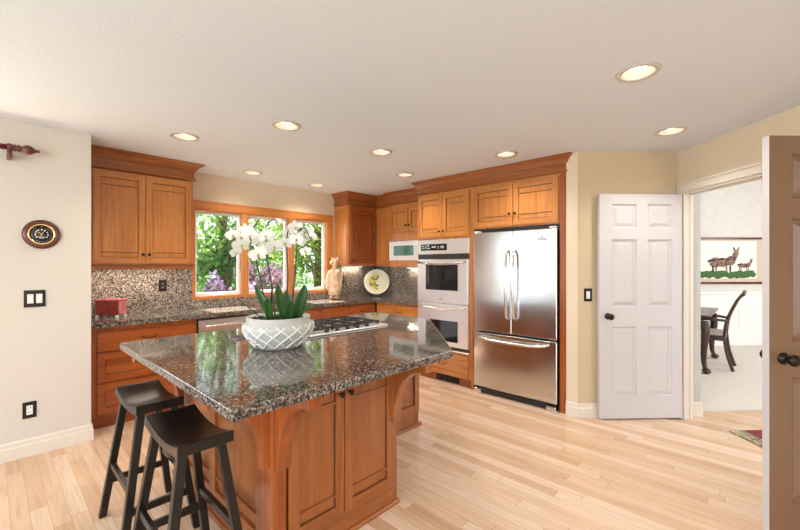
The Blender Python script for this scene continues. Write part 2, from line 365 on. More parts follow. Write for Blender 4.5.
# carpet
m = MB(); m.box(3.61, 6.5, -9, -2.90, .001, .016, mtx=R45); st('carpet_dining', m, 'carpet')
# door casing and jamb
m = MB()
cp = lambda a, b, y0, y1, z0, z1: m.box(a, b, y0, y1, z0, z1, mtx=R45)
cp(DU1, DU1+.065, -V0, -V0+.018, 0, 2.125); cp(DU0-.065, DU0, -V0, -V0+.018, 0, 2.125); cp(DU0, DU1, -V0, -V0+.018, 2.06, 2.125)
cp(DU0-.08, DU1+.08, -V0, -V0+.028, 2.118, 2.135)
cp(DU1-.018, DU1, -V1-.004, -V0+.004, 0, 2.06); cp(DU0, DU0+.018, -V1-.004, -V0+.004, 0, 2.06); cp(DU0+.018, DU1-.018, -V1-.004, -V0+.004, 2.042, 2.06)
cp(DU1-.03, DU1-.018, -V1+.01, -V0-.04, 0, 2.042); cp(DU0+.018, DU1-.03, -V1+.01, -V0-.04, 2.03, 2.042)
st('trim_doorway', m, 'trim', bevel=.003)
st('trim_door_catch', MB().box(2.62, 2.72, -V0-.035, -V0-.01, 2.034, 2.0415, mtx=R45), 'bronze')
# wainscot panels
m = MB(); wb = lambda a, b, z0, z1, d=.012: m.box(6.5-d, 6.5, -b, -a, z0, z1, mtx=R45)
wb(2.98, 9, .155, .92, .004); wb(2.98, 9, .90, .94, .03); wb(2.98, 9, .80, .815)
for k in range(7):
    a = 3.56+k*.80+.07; b = a+.66
    wb(a, b, .70, .72); wb(a, b, .28, .30); wb(a, a+.02, .30, .70); wb(b-.02, b, .30, .70)
st('trim_wainscot', m, 'wains')
# ------------------------------------------------------------------ doors (six-panel)
def six_panel(parent, w, h, t, mat):
    """local: x 0..w, front face at y=0 looking to -y, back at y=t"""
    m = MB(); xs = [(.115, .115+(w-.33)/2), (w-.115-(w-.33)/2, w-.115)]; zs = [(.20, .83), (1.01, 1.62), (1.72, 1.94)]
    hols = [(a, b, c, d) for a, b in xs for c, d in zs]
    X = sorted({0, w, *[v for p in xs for v in p]}); Z = sorted({0, h, *[v for p in zs for v in p]})
    for i in range(len(X)-1):
        for j in range(len(Z)-1):
            if any(abs(X[i]-a) < 1e-6 and abs(Z[j]-c) < 1e-6 for a, b, c, d in hols): continue
            m.box(X[i], X[i+1], 0, t, Z[j], Z[j+1])
    bmesh.ops.remove_doubles(m.b, verts=m.b.verts, dist=1e-5)
    st('stiles_and_rails', m, mat, parent)
    m = MB()
    for a, b, c, d in hols:
        for y0, s in ((.0, 1), (t, -1)):
            def ring(o, y): return [m.b.verts.new((x, y0+s*y, z)) for x, z in ((a+o, c+o), (b-o, c+o), (b-o, d-o), (a+o, d-o))]
            R_ = [ring(0, .0), ring(.010, .014), ring(.020, .014), ring(.046, .003)]
            for p, q in zip(R_, R_[1:]):
                for i in range(4): m.b.faces.new((p[i], p[(i+1) % 4], q[(i+1) % 4], q[i]))
            m.b.faces.new(R_[-1])
    st('raised_panels', m, mat, parent)
KN = [(0, 0), (.030, 0), (.030, .004), (.026, .009), (.012, .012), (.011, .030), (.018, .036), (.027, .046), (.029, .055), (.025, .064), (.012, .070), (0, .071)]
def knob(parent, x, z, y=0, both=None, name='knob'):
    m = MB(); m.lathe(KN, 24, T(x, y, z) @ RX)
    if both is not None: m.lathe(KN, 24, T(x, both, z) @ Matrix.Rotation(-PI/2, 4, 'X'))
    return st(name, m, 'bronze', parent)
ax, ay = uv(3.44, 1.905)
d1 = sroot('door_1', (ax, ay, .012), ROT_D); six_panel(d1, .785, 2.03, .035, 'paint'); knob(d1, .075, .925)
for z in (.25, 1.05, 1.80): st('hinge', MB().lathe([(0, 0), (.006, 0), (.006, .09), (0, .09)], 10, T(.791, .012, z)), 'bronze', d1)
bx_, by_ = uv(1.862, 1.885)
d2 = sroot('door_2', (bx_, by_, .012), ROT_D); six_panel(d2, .785, 2.03, .035, 'tandoor'); knob(d2, .072, .925, both=.035)  # both faces in one even tan-brown tone
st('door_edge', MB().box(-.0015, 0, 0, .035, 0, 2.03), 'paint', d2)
# ------------------------------------------------------------------ kitchen window
w = sroot('window_1')
m = MB(); y0, y1 = 4.610, 4.63
m.box(1.54, 1.56, y0, y1, 1.01, 2.11); m.box(3.37, 3.455, y0, y1, 1.01, 2.11); m.box(1.56, 3.37, y0, y1, 2.03, 2.11); m.box(1.54, 3.47, y0-.006, y1, 2.10, 2.125)
m.box(1.56, 3.37, y0, y1, 1.01, 1.03)
st('window_casing', m, 'woodh', w, bevel=.002)
m = MB(); m.box(1.56, 1.575, 4.62, 4.75, 1.03, 2.03); m.box(3.355, 3.37, 4.62, 4.75, 1.03, 2.03); m.box(1.575, 3.355, 4.62, 4.75, 2.015, 2.03); m.box(1.575, 3.355, 4.62, 4.75, 1.03, 1.045)
m.box(2.105, 2.185, 4.612, 4.75, 1.045, 2.015); m.box(2.735, 2.815, 4.612, 4.75, 1.045, 2.015)
st('window_frame', m, 'wood', w, bevel=.002)
for a, b in ((1.575, 2.105), (2.185, 2.735), (2.815, 3.355)):
    m = MB(); ya, yb = 4.665, 4.705
    m.box(a, a+.03, ya, yb, 1.045, 2.015); m.box(b-.03, b, ya, yb, 1.045, 2.015); m.box(a+.03, b-.03, ya, yb, 1.985, 2.015); m.box(a+.03, b-.03, ya, yb, 1.045, 1.082)
    s = st('sash', m, 'vinyl', w)
    st('pane', MB().box(a+.03, b-.03, 4.683, 4.688, 1.082, 1.985), 'glass', s)
    x = (a+b)/2-.02
    m = MB(); m.box(x-.045, x+.045, 4.625, 4.665, 1.045, 1.062); m.tube([(x-.02, 4.64, 1.065), (x+.02, 4.622, 1.075), (x+.07, 4.618, 1.066)], .006); m.ellip((x+.075, 4.618, 1.066), (.011, .008, .008))
    st('crank_handle', m, 'vinyl', s, bevel=.002)
# patio window (outside the left edge, sill raised to darken low reflections)
p = sroot('window_2'); m = MB()
for a in (-2.6, -1.36, -1.29, -.06): m.box(a, a+.06, 3.98, 4.04, .75, 2.1)
m.box(-2.6, 0, 3.98, 4.04, 2.04, 2.1); m.box(-2.6, 0, 3.98, 4.04, .75, .81); st('window_frame', m, 'vinyl', p)

# ------------------------------------------------------------------ cabinet pieces (local: x right, front -y, z up)
def cdoor(parent, x0, x1, z0, z1, yf, mat='wood', mh='woodh', name='door', knobs=(), bars=True, sw=.055, extra=True):
    t = .02; m = MB()
    m.box(x0, x0+sw, yf, yf+t, z0, z1); m.box(x1-sw, x1, yf, yf+t, z0, z1)
    m.box(x0+sw, x1-sw, yf, yf+t, z1-sw, z1, 1); m.box(x0+sw, x1-sw, yf, yf+t, z0, z0+sw, 1)
    m.box(x0+sw, x1-sw, yf+.013, yf+.019, z0+sw, z1-sw)
    if bars:
        for zz in ((z1-sw-.062, z1-sw-.050), (z0+sw+.050, z0+sw+.062)): m.box(x0+sw, x1-sw, yf+.004, yf+.0135, zz[0], zz[1], 1)
        for zz in ((z1-sw-.066, z1-sw-.062), (z0+sw+.046, z0+sw+.050)): m.box(x0+sw, x1-sw, yf+.011, yf+.0135, zz[0], zz[1], 2)
    e = .005
    for zz in ((z1-sw-e, z1-sw), (z0+sw, z0+sw+e)): m.box(x0+sw, x1-sw, yf+.011, yf+.0135, zz[0], zz[1], 2)
    for xx in ((x0+sw, x0+sw+e), (x1-sw-e, x1-sw)): m.box(xx[0], xx[1], yf+.011, yf+.0135, z0+sw, z1-sw, 2)
    d = st(name, m, [mat, mh, 'seam'], parent, bevel=.0015)
    for kx, kz in knobs:
        st('knob', MB().lathe([(0, 0), (.006, 0), (.005, .012), (.012, .017), (.0145, .023), (.011, .029), (0, .031)], 16, T(kx, yf, kz) @ RX), 'bronze', d)
    return d
def pull(d, x, z, yf, mat='bronze', w=.05):
    m = MB(); m.tube([(x-w, yf, z), (x-w*.95, yf-.018, z-.002), (x-w*.4, yf-.026, z-.010), (x+w*.4, yf-.026, z-.010), (x+w*.95, yf-.018, z-.002), (x+w, yf, z)], .0045)
    m.ellip((x-w, yf-.001, z), (.009, .003, .009)); m.ellip((x+w, yf-.001, z), (.009, .003, .009)); return st('pull', m, mat, d)
def slab(parent, x0, x1, z0, z1, yf, mat='woodh', px=None, pz=None):
    m = MB(); m.box(x0, x1, yf, yf+.02, z0, z1); d = st('drawer_front', m, mat, parent, bevel=.003)
    if px is not None: pull(d, px, pz if pz else (z0+z1)/2+.005, yf)
    return d
def crown(parent, path, zt, off=.07, h=.17, mat='crown'):
    k = off/.075
    prof = [(-.015, zt-h), (.010*k, zt-h), (.020*k, zt-h+.008), (.020*k, zt-h+.020), (.008*k, zt-h+.026), (.008*k, zt-.078), (.022*k, zt-.072), (.026*k, zt-.060), (.040*k, zt-.036), (.060*k, zt-.020), (.064*k, zt-.014), (.075*k, zt-.010), (.075*k, zt), (-.015, zt)]
    return st('crown_moulding', MB().sweep(path, prof), mat, parent)

# --- upper cabinet left of the window (local y 0 = face y 4.31)
c = thing('wall_cabinet', 'two-door wood wall cabinet between the left wall and the window', 'cabinet', (.60, 4.31, 1.36))
st('carcass', MB().box(-.034, .848, 0, .318, .05, .90), 'wood', c, bevel=.002)
cdoor(c, .025, .420, .055, .885, -.021, knobs=[(.397, .140)]); cdoor(c, .426, .828, .055, .885, -.021, knobs=[(.449, .140)])
st('light_rail', MB().sweep([(-.034, 0), (.848, 0), (.848, .31)], [(-.02, 0), (.012, 0), (.012, .014), (.004, .020), (.004, .036), (.014, .042), (.014, .052), (-.02, .052)]), 'crown', c)
crown(c, [(-.034, 0), (.848, 0), (.848, .318)], 1.078, .09, .175)
# --- corner wall cabinet right of the window + single door on the right wall
c = thing('corner_wall_cabinet', 'wood corner wall cabinet right of the window, above the fruit platter', 'cabinet', (3.50, 4.31, 1.36))
st('carcass', MB().prism([(0, 0), (.55, 0), (.55, -.345), (.855, -.345), (.855, .315), (0, .315)], .03, .90), 'wood', c, bevel=.002)
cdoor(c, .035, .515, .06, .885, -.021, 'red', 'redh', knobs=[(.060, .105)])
b = T(0, 0, 0)
m = MB(); m.box(-.012, 0, .02, .06, .06, .885); m.box(-.012, 0, .26, .30, .06, .885); m.box(-.012, 0, .06, .26, .83, .885); m.box(-.012, 0, .06, .26, .06, .115); m.box(-.006, 0, .06, .26, .76, .775); m.box(-.006, 0, .06, .26, .17, .185)
st('side_panel', m, 'wood', c, bevel=.001)
# return door (faces -x)
m = MB(); X0 = .529
m.box(X0, .549, -.340, -.290, .06, .885); m.box(X0, .549, -.075, -.025, .06, .885); m.box(X0, .549, -.290, -.075, .83, .885); m.box(X0, .549, -.290, -.075, .06, .115); m.box(X0+.009, .545, -.29, -.075, .115, .83); m.box(X0+.004, .545, -.29, -.075, .765, .777)
m.box(X0+.004, .545, -.29, -.075, .165, .177)
d = st('door', m, 'wood', c, bevel=.0015)
st('knob', MB().lathe([(0, 0), (.006, 0), (.005, .012), (.012, .017), (.0145, .023), (.011, .029), (0, .031)], 16, T(X0, -.318, .14) @ Matrix.Rotation(-PI/2, 4, 'Y')), 'bronze', d)
crown(c, [(0, .315), (0, 0), (.55, 0), (.55, -.345)], 1.078, .07, .175)
# --- microwave cabinet (right wall). local frame: x = -Y, origin at Y=3.962
c = thing('microwave_cabinet', 'wood wall cabinet with two short doors around the built-in microwave', 'cabinet', (3.98, 3.962, 1.36), ROT_R)
m = MB(); m.box(0, .768, 0, .37, .50, .90); m.box(0, .768, 0, .37, .015, .105); m.box(0, .03, 0, .37, .105, .50); m.box(.74, .768, 0, .37, .105, .50); m.box(.03, .74, .30, .37, .105, .50)
m.box(.0, .768, -.014, 0, .38, .50); st('carcass', m, 'wood', c, bevel=.002)
cdoor(c, .015, .378, .505, .83, -.021, knobs=[(.352, .59)], bars=False, sw=.05); cdoor(c, .386, .755, .505, .83, -.021, knobs=[(.412, .59)], bars=False, sw=.05)
crown(c, [(0, .30), (0, 0), (.768, 0)], 1.078, .07, .175)
c = thing('microwave_oven', 'white built-in microwave with a dark window, below two short cabinet doors', 'microwave', (3.98, 3.962, 1.47), ROT_R)
m = MB(); m.box(.036, .734, 0, .28, 0, .255); st('housing', m, 'white', c)
m = MB(); m.box(.012, .75, -.018, -.001, -.005, .265); st('trim_frame', m, 'white', c, bevel=.004)
m = MB(); m.box(.07, .57, -.034, -.018, .035, .225); d = st('door', m, 'white', c, bevel=.004)
st('window', MB().box(.12, .50, -.0365, -.034, .06, .20), 'teal', d); st('handle', MB().tube([(.545, -.034, .06), (.545, -.058, .075), (.545, -.058, .185), (.545, -.034, .20)], .007), 'white', d)
m = MB(); m.box(.585, .72, -.026, -.018, .035, .225); d = st('control_panel', m, 'white', c, bevel=.003)
m = MB(); m.box(.60, .705, -.028, -.026, .18, .212)
for i in range(3):
    for j in range(4): m.box(.603+i*.036, .627+i*.036, -.0275, -.026, .05+j*.03, .068+j*.03)
st('buttons', m, 'teal', d)
# --- oven tower. local x = -Y from Y=3.19
c = thing('oven_cabinet', 'tall wood cabinet holding the double oven, two doors above and a drawer below', 'cabinet', (3.72, 3.19, 0), ROT_R)
m = MB(); m.box(0, .78, 0, .635, 1.712, 2.30); m.box(0, .78, 0, .635, .095, .385); m.box(0, .022, 0, .635, .385, 1.712); m.box(.758, .78, 0, .635, .385, 1.712); m.box(.022, .758, .60, .635, .385, 1.712)
st('carcass', m, 'wood', c, bevel=.002)
st('toe_kick', MB().box(0, .78, .045, .06, 0, .095), 'redh', c)
cdoor(c, .018, .386, 1.735, 2.245, -.021, knobs=[(.360, 1.80)]); cdoor(c, .392, .765, 1.735, 2.245, -.021, knobs=[(.418, 1.80)])
d = cdoor(c, .03, .755, .11, .355, -.021, 'woodh', 'woodh', name='drawer_front', bars=False, sw=.045); pull(d, .39, .235, -.016)
# --- fridge surround (same tall run): continues with its own crown
c2 = thing('fridge_cabinet', 'wood cabinet over and around the steel refrigerator with a dark side panel', 'cabinet', (3.72, 2.408, 0), ROT_R)
m = MB(); m.box(0, 1.045, .0, .635, 1.795, 2.30); m.box(0, .035, 0, .635, 0, 1.795); st('carcass', m, 'wood', c2, bevel=.002)
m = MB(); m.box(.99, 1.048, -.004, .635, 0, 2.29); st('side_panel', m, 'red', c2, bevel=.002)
cdoor(c2, .045, .512, 1.812, 2.245, -.021, knobs=[(.484, 1.93)], sw=.055); cdoor(c2, .520, .982, 1.812, 2.245, -.021, knobs=[(.548, 1.93)])
crown(c, [(0, .20), (0, 0), (.782, 0)], 2.438, .065, .165)
crown(c2, [(0, 0), (1.048, 0), (1.048, .004)], 2.438, .065, .165)
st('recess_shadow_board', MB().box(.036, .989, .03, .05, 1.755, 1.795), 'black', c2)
# --- double oven
c = thing('double_oven', 'stainless double wall oven in the tall cabinet left of the refrigerator', 'oven', (3.72, 3.19, 0), ROT_R)
m = MB(); m.box(.024, .756, .0, .58, .388, 1.708); st('housing', m, 'steel', c)
m = MB(); m.box(.018, .764, -.018, 0, 1.535, 1.706); d = st('control_panel', m, 'steel3', c, bevel=.003)
m = MB(); m.box(.06, .46, -.0205, -.018, 1.575, 1.655); st('display', m, 'blackglass', d)
m = MB()
for i, (x, z, a, b) in enumerate([(.08, 1.60, .03, .012), (.08, 1.625, .03, .012), (.13, 1.60, .012, .035), (.16, 1.60, .05, .01), (.16, 1.63, .035, .01), (.235, 1.61, .06, .016), (.32, 1.60, .03, .008), (.32, 1.62, .03, .008), (.37, 1.60, .05, .03)]): m.box(x, x+a, -.0215, -.0205, z, z+b)
st('display_marks', m, 'lcd', d)
st('vent_strip', MB().box(.020, .762, -.016, 0, 1.470, 1.530), 'black', c)
def oven_door(z0, z1, wz0, wz1):
    m = MB(); m.box(.018, .764, -.030, 0, z0, z1); d = st('oven_door', m, 'steel3', c, bevel=.004)
    m = MB(); m.box(.150, .625, -.033, -.030, wz0, wz1); st('window', m, 'blackglass', d, bevel=.002)
    pts = [(.045, -.030, z1-.028), (.052, -.070, z1-.030), (.20, -.078, z1-.048), (.39, -.080, z1-.055), (.58, -.078, z1-.048), (.728, -.070, z1-.030), (.735, -.030, z1-.028)]
    st('handle', MB().tube(pts, .011), 'steel2', d); return d
d = oven_door(.948, 1.462, 1.10, 1.405); st('badge', MB().ellip((.385, -.031, .995), (.035, .003, .012)), 'steel2', d)
oven_door(.445, .938, .50, .745)
st('bottom_vent', MB().box(.022, .76, -.02, 0, .405, .440), 'black', c); st('bottom_rail', MB().box(.018, .764, -.02, 0, .390, .404), 'steel2', c)
# floor register in the toe kick
m = MB(); m.box(.0, .33, -.006, .0, .012, .085); c = m.build('floor_register', 'bronze', None)
c.location = (3.764, 2.925, 0); c.rotation_euler = (0, 0, ROT_R); tag(c, 'black metal register grille in the toe kick below the double oven', 'vent')
m = MB()
for i in range(9): m.box(.015, .155, -.009, -.0065, .018+i*.007, .021+i*.007); m.box(.175, .315, -.009, -.0065, .018+i*.007, .021+i*.007)
st('louvre', m, 'iron', c)
# --- refrigerator
c = thing('refrigerator', 'stainless french-door refrigerator with a bottom freezer drawer', 'refrigerator', (3.68, 2.352, 0), ROT_R)
st('body', MB().box(.01, .915, .065, .655, .055, 1.74), 'black', c)
def fdoor(name, x0, x1, z0, z1):
    m = MB(); m.box(x0, x1, 0, .06, z0, z1); return st(name, m, 'steel', c, bevel=.008)
fl_ = fdoor('door', .006, .458, .685, 1.752); fr_ = fdoor('door', .463, .921, .685, 1.752); fz = fdoor('freezer_drawer', .006, .921, .075, .668)
for d, x in ((fl_, .425), (fr_, .503)):
    pts = [(x, 0, 1.545), (x, -.045, 1.52), (x, -.062, 1.35), (x, -.066, 1.2), (x, -.062, 1.0), (x, -.045, .865), (x, 0, .84)]
    st('handle', MB().tube(pts, [.013, .015, .015, .016, .015, .015, .013], 12), 'steel2', d)
st('handle', MB().tube([(.085, 0, .628), (.10, -.045, .622), (.25, -.058, .606), (.46, -.060, .600), (.67, -.058, .606), (.82, -.045, .622), (.835, 0, .628)], .015, 12), 'steel2', fz)
for a in (.01, .85): st('hinge_cover', MB().box(a, a+.062, -.003, .06, 1.756, 1.770), 'white', c, bevel=.003)
m = MB(); m.box(.01, .10, -.012, .05, .0, .052); st('foot', m, 'steel', c, bevel=.008); m = MB(); m.box(.82, .915, -.012, .05, 0, .052); st('foot', m, 'steel', c, bevel=.008)
st('kick_grille', MB().box(.10, .82, .02, .05, .012, .065), 'black', c); st('hinge', MB().box(.01, .07, -.003, .05, .670, .683), 'steel2', c); st('hinge', MB().box(.855, .915, -.003, .05, .670, .683), 'steel2', c)
m = MB(); m.box(.735, .825, -.0015, 0, 1.655, 1.660); m.prism([(.770, 1.668), (.790, 1.668), (.780, 1.690)], 0, .0015, mtx=T(0, 0, 0) @ Matrix(((1, 0, 0, 0), (0, 0, -1, 0), (0, 1, 0, 0), (0, 0, 0, 1))))
for i in range(9): m.box(.737+i*.010, .743+i*.010, -.0015, 0, 1.643, 1.652)
st('emblem', m, 'black', fr_)

# ------------------------------------------------------------------ base cabinets along the window wall (face y 4.09)
c = thing('base_cabinet', 'deep red wood base cabinet with three drawers beside the left wall', 'cabinet', (.60, 4.11, 0))
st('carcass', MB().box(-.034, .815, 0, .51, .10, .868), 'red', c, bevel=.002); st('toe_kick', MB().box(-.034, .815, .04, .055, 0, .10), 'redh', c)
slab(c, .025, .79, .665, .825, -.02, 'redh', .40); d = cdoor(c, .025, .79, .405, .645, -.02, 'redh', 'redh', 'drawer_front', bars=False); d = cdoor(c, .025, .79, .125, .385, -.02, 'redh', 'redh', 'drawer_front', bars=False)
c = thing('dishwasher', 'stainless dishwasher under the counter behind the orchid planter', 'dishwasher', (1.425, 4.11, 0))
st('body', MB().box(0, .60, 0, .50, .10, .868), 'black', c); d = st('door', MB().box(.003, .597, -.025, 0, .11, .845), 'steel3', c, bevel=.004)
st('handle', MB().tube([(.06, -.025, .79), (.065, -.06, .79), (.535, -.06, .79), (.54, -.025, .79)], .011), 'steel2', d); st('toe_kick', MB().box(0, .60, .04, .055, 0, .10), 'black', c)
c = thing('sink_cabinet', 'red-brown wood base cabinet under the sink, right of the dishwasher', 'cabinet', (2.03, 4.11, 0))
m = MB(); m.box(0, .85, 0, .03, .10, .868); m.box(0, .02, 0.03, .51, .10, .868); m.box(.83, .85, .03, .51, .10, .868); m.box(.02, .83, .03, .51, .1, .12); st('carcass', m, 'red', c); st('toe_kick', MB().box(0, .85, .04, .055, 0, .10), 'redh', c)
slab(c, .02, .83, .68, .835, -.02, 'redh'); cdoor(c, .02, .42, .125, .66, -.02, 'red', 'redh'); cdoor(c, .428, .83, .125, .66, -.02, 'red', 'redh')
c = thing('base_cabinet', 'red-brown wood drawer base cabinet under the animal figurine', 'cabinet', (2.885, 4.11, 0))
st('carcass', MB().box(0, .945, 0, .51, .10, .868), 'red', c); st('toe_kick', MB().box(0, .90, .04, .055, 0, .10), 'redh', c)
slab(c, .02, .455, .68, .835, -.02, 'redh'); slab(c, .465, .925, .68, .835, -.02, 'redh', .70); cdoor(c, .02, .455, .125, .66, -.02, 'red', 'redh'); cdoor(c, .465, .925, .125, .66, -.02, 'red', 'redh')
c = thing('base_cabinet', 'wood drawer base cabinet on the right wall, left of the double oven', 'cabinet', (3.84, 4.10, 0), ROT_R)
st('carcass', MB().box(.02, .905, 0, .51, .10, .868), 'wood', c); st('toe_kick', MB().box(.02, .905, .04, .055, 0, .10), 'redh', c)
slab(c, .04, .885, .68, .835, -.02, 'woodh', .46); cdoor(c, .04, .46, .125, .66, -.02); cdoor(c, .468, .885, .125, .66, -.02)
# countertop + splash
ct = MB().prism([(.563, 4.06), (3.80, 4.06), (3.80, 3.195), (4.355, 3.195), (4.355, 4.627), (.563, 4.627)], .870, .914).build('countertop', 'granite', bevel=.004)
md = ct.modifiers[0]; ct.modifiers.clear()
punch(ct, [MB().box(2.12, 2.80, 4.13, 4.50, .8, 1.0)])
tag(ct, 'speckled granite L-shaped countertop running under the window to the oven', 'countertop')
m = MB(); m.box(.563, 1.539, 4.610, 4.628, .915, 1.36); m.box(1.539, 3.456, 4.610, 4.628, .915, 1.009); m.box(3.456, 4.340, 4.610, 4.628, .915, 1.389); m.box(4.340, 4.358, 3.195, 4.61, .915, 1.374)
sp_ = m.build('backsplash', 'splash'); tag(sp_, 'speckled brown granite backsplash behind the countertop', 'backsplash')
m = MB(); a, b, e, f, g = 2.12, 2.80, 4.13, 4.50, .012
m.box(a-g, a, e-g, f+g, .70, .869); m.box(b, b+g, e-g, f+g, .70, .869); m.box(a, b, e-g, e, .70, .869); m.box(a, b, f, f+g, .70, .869); m.box(a-g, b+g, e-g, f+g, .69, .70)
sk = m.build('sink', 'steel2'); tag(sk, 'undermount steel sink basin below the window', 'sink')
fa = thing('faucet', 'dark bronze gooseneck faucet behind the sink below the window', 'faucet', (2.46, 4.555, .914))
st('spout', MB().tube([(0, 0, .0), (0, 0, .16), (0, -.03, .20), (0, -.10, .215), (0, -.19, .19), (0, -.20, .16)], .012, 12), 'bronze', fa)
st('base', MB().lathe([(0, 0), (.028, 0), (.026, .02), (.016, .03), (0, .03)], 20), 'bronze', fa); st('lever', MB().tube([(.10, 0, 0), (.10, 0, .05), (.15, -.01, .075)], [.014, .012, .006], 10), 'bronze', fa)

# slim lights added under the wall cabinets to brighten the backsplash
def undercab(loc, rot, L, label, e):
    c = thing('added_under_cabinet_light', label, 'light', loc, rot)
    st('housing', MB().box(0, L, 0, .05, 0, .018), 'white', c); st('lens', MB().box(.01, L-.01, .008, .042, -.003, 0), 'lampglow', c)
    l = bpy.data.lights.new('added_strip_light', 'AREA'); l.shape = 'RECTANGLE'; l.size = L-.04; l.size_y = .03; l.energy = e; l.color = (1, .88, .72)
    o = bpy.data.objects.new('added_strip_light', l); C.objects.link(o); o.parent = c; o.location = (L/2, .025, -.006)
undercab((.68, 4.40, 1.390), 0, .68, 'added slim light strip under the wall cabinet left of the window', 4)
undercab((3.58, 4.54, 1.370), 0, .40, 'added slim light strip under the corner wall cabinet', 1.6)
undercab((4.28, 3.90, 1.354), ROT_R, .62, 'added slim light strip under the microwave cabinet', 2.5)
# ------------------------------------------------------------------ island
c = thing('kitchen_island', 'wood kitchen island base with two doors and curved brackets', 'kitchen island', (0, 0, 0))
m = MB(); m.box(.875, 1.635, 1.60, 2.90, 0.02, .866); m.box(1.635, 2.59, 2.22, 2.90, .02, .866)
st('carcass', m, 'isl', c)
m = MB(); m.box(.855, .925, 1.58, 1.66, 0, .868); st('corner_post', m, 'red', c, bevel=.003)
m = MB(); m.box(1.612, 1.65, 1.58, 1.62, 0, .868); st('corner_post', m, 'isl', c, bevel=.003)
st('top_rail', MB().box(.925, 1.612, 1.582, 1.60, .82, .868), 'islh', c, bevel=.002); st('bottom_rail', MB().box(.925, 1.612, 1.582, 1.60, .02, .13), 'islh', c, bevel=.002)
st('base_moulding', MB().sweep([(.855, 2.90), (.855, 1.58), (1.65, 1.58), (1.65, 2.20), (2.60, 2.20)], [(-.02, 0), (.014, 0), (.014, .014), (.008, .022), (-.02, .022)]), 'islh', c)
R0 = T(0, 0, 0)
cdoor(c, .935, 1.243, .135, .815, 1.562, mat='isl', mh='islh', knobs=[(1.217, .748)], sw=.05); cdoor(c, 1.249, 1.605, .135, .815, 1.562, mat='isl', mh='islh', knobs=[(1.275, .748)], sw=.05)
# left side panelling
m = MB(); m.box(.857, .875, 1.66, 2.90, .80, .866); m.box(.857, .875, 1.66, 2.90, .022, .15)
for y in (1.66, 2.22, 2.82): m.box(.857, .875, y, y+.08, .15, .80)
m.box(.862, .875, 1.74, 2.82, .21, .222); st('side_panel', m, 'isl', c, bevel=.002)
# right side panel
m = MB(); m.box(1.635, 1.648, 1.62, 2.20, .022, .866); st('side_panel', m, 'isl', c)
d = cdoor(c, 1.70, 2.58, .13, .83, 2.20, mat='isl', mh='islh', bars=True, sw=.06, name='end_panel')
def corbel(x0, x1, yb, mtx, mat='isl'):
    prof = [(0, .495), (.035, .495)]
    for i in range(13):
        a = PI/2*i/12; prof.append((.035+.215*(1-math.cos(a)), .535+.285*math.sin(a)))
    prof += [(.27, .822), (.27, .868), (0, .868)]
    m = MB(); n = len(prof)
    lo = [m.b.verts.new(mtx @ Vector((x0, yb-p, z))) for p, z in prof]; hi = [m.b.verts.new(mtx @ Vector((x1, yb-p, z))) for p, z in prof]
    m.b.faces.new(lo); m.b.faces.new(hi[::-1])
    for i in range(n): m.b.faces.new((lo[i], lo[(i+1) % n], hi[(i+1) % n], hi[i]))
    return st('bracket', m, mat, c, bevel=.003)
corbel(.862, .925, 1.58, Matrix(), 'red'); corbel(1.590, 1.650, 1.58, Matrix())
corbel(-.06, 0, 0, T(.857, 1.60, 0) @ Matrix.Rotation(-PI/2, 4, 'Z'), 'red')     # projects to -x
corbel(-.06, 0, 0, T(.857, 2.70, 0) @ Matrix.Rotation(-PI/2, 4, 'Z'), 'red')
it = MB().prism([(.555, 1.295), (1.815, 1.295), (2.735, 2.21), (2.735, 2.94), (.560, 2.94)], .872, .914).build('island_countertop', 'granite', bevel=.005)
tag(it, 'speckled granite island countertop with an angled corner', 'countertop')

# ------------------------------------------------------------------ cooktop
c = thing('gas_cooktop', 'steel gas cooktop with black iron grates set in the island', 'cooktop', (1.43, 2.21, .9145))
m = MB(); m.box(0, .775, 0, .53, 0, .012); st('tray', m, 'steel3', c, bevel=.005)
for gx in (.03, .275, .52):
    m = MB(); g0, g1, h0, h1, z = gx, gx+.225, .075, .505, .036
    for a, b, p, q in ((g0, g1, h0, h0+.014), (g0, g1, h1-.014, h1), (g0, g0+.014, h0, h1), (g1-.014, g1, h0, h1), (g0, g1, (h0+h1)/2-.006, (h0+h1)/2+.006), ((g0+g1)/2-.006, (g0+g1)/2+.006, h0, h1)): m.box(a, b, p, q, z-.012, z)
    for a in (g0, g1-.014):
        for b in (h0, h1-.014): m.box(a, a+.014, b, b+.014, .012, z-.006)
    for cx in ((g0+g1)/2,):
        for cy in (h0+.11, h1-.11):
            for k in range(4):
                an = PI/4+k*PI/2; m.tube([(cx+.02*math.cos(an), cy+.02*math.sin(an), z-.004), (cx+.085*math.cos(an), cy+.085*math.sin(an), z-.004)], .005, 6)
    st('grate', m, 'iron', c)
    for cy in (.185, .395): st('burner', MB().lathe([(0, .012), (.045, .012), (.045, .020), (.034, .022), (.034, .030), (0, .032)], 20, T((g0+g1)/2, cy, 0)), 'iron', c)
for i in range(5): st('knob', MB().lathe([(0, .012), (.016, .012), (.014, .030), (0, .031)], 16, T(.20+i*.095, .038, 0)), 'black', c)
m = MB(); m.prism([(0, 0), (.16, 0), (.16, .09), (0, .09)], .9147, .924); m.box(.004, .156, .004, .086, .924, .929, 1)
t_ = m.build('spoon_rest', ['steel', 'iron'], bevel=.002); t_.location = (1.095, 2.50, 0); tag(t_, 'flat dark tray on the island, left behind the orchid planter', 'tray')

# ------------------------------------------------------------------ planter with orchids
c = thing('orchid_planter', 'white ceramic bowl of white moth orchids on the island', 'potted plant', (1.19, 2.12, .9145))
prof = [(0, 0), (.125, 0), (.135, .008), (.165, .045), (.195, .085), (.205, .115), (.200, .140), (.183, .155), (.180, .166), (.186, .176), (.182, .182), (.170, .180), (.168, .150), (0, .150)]
pot = st('bowl', MB().lathe(prof, 64), 'ceramic', c)
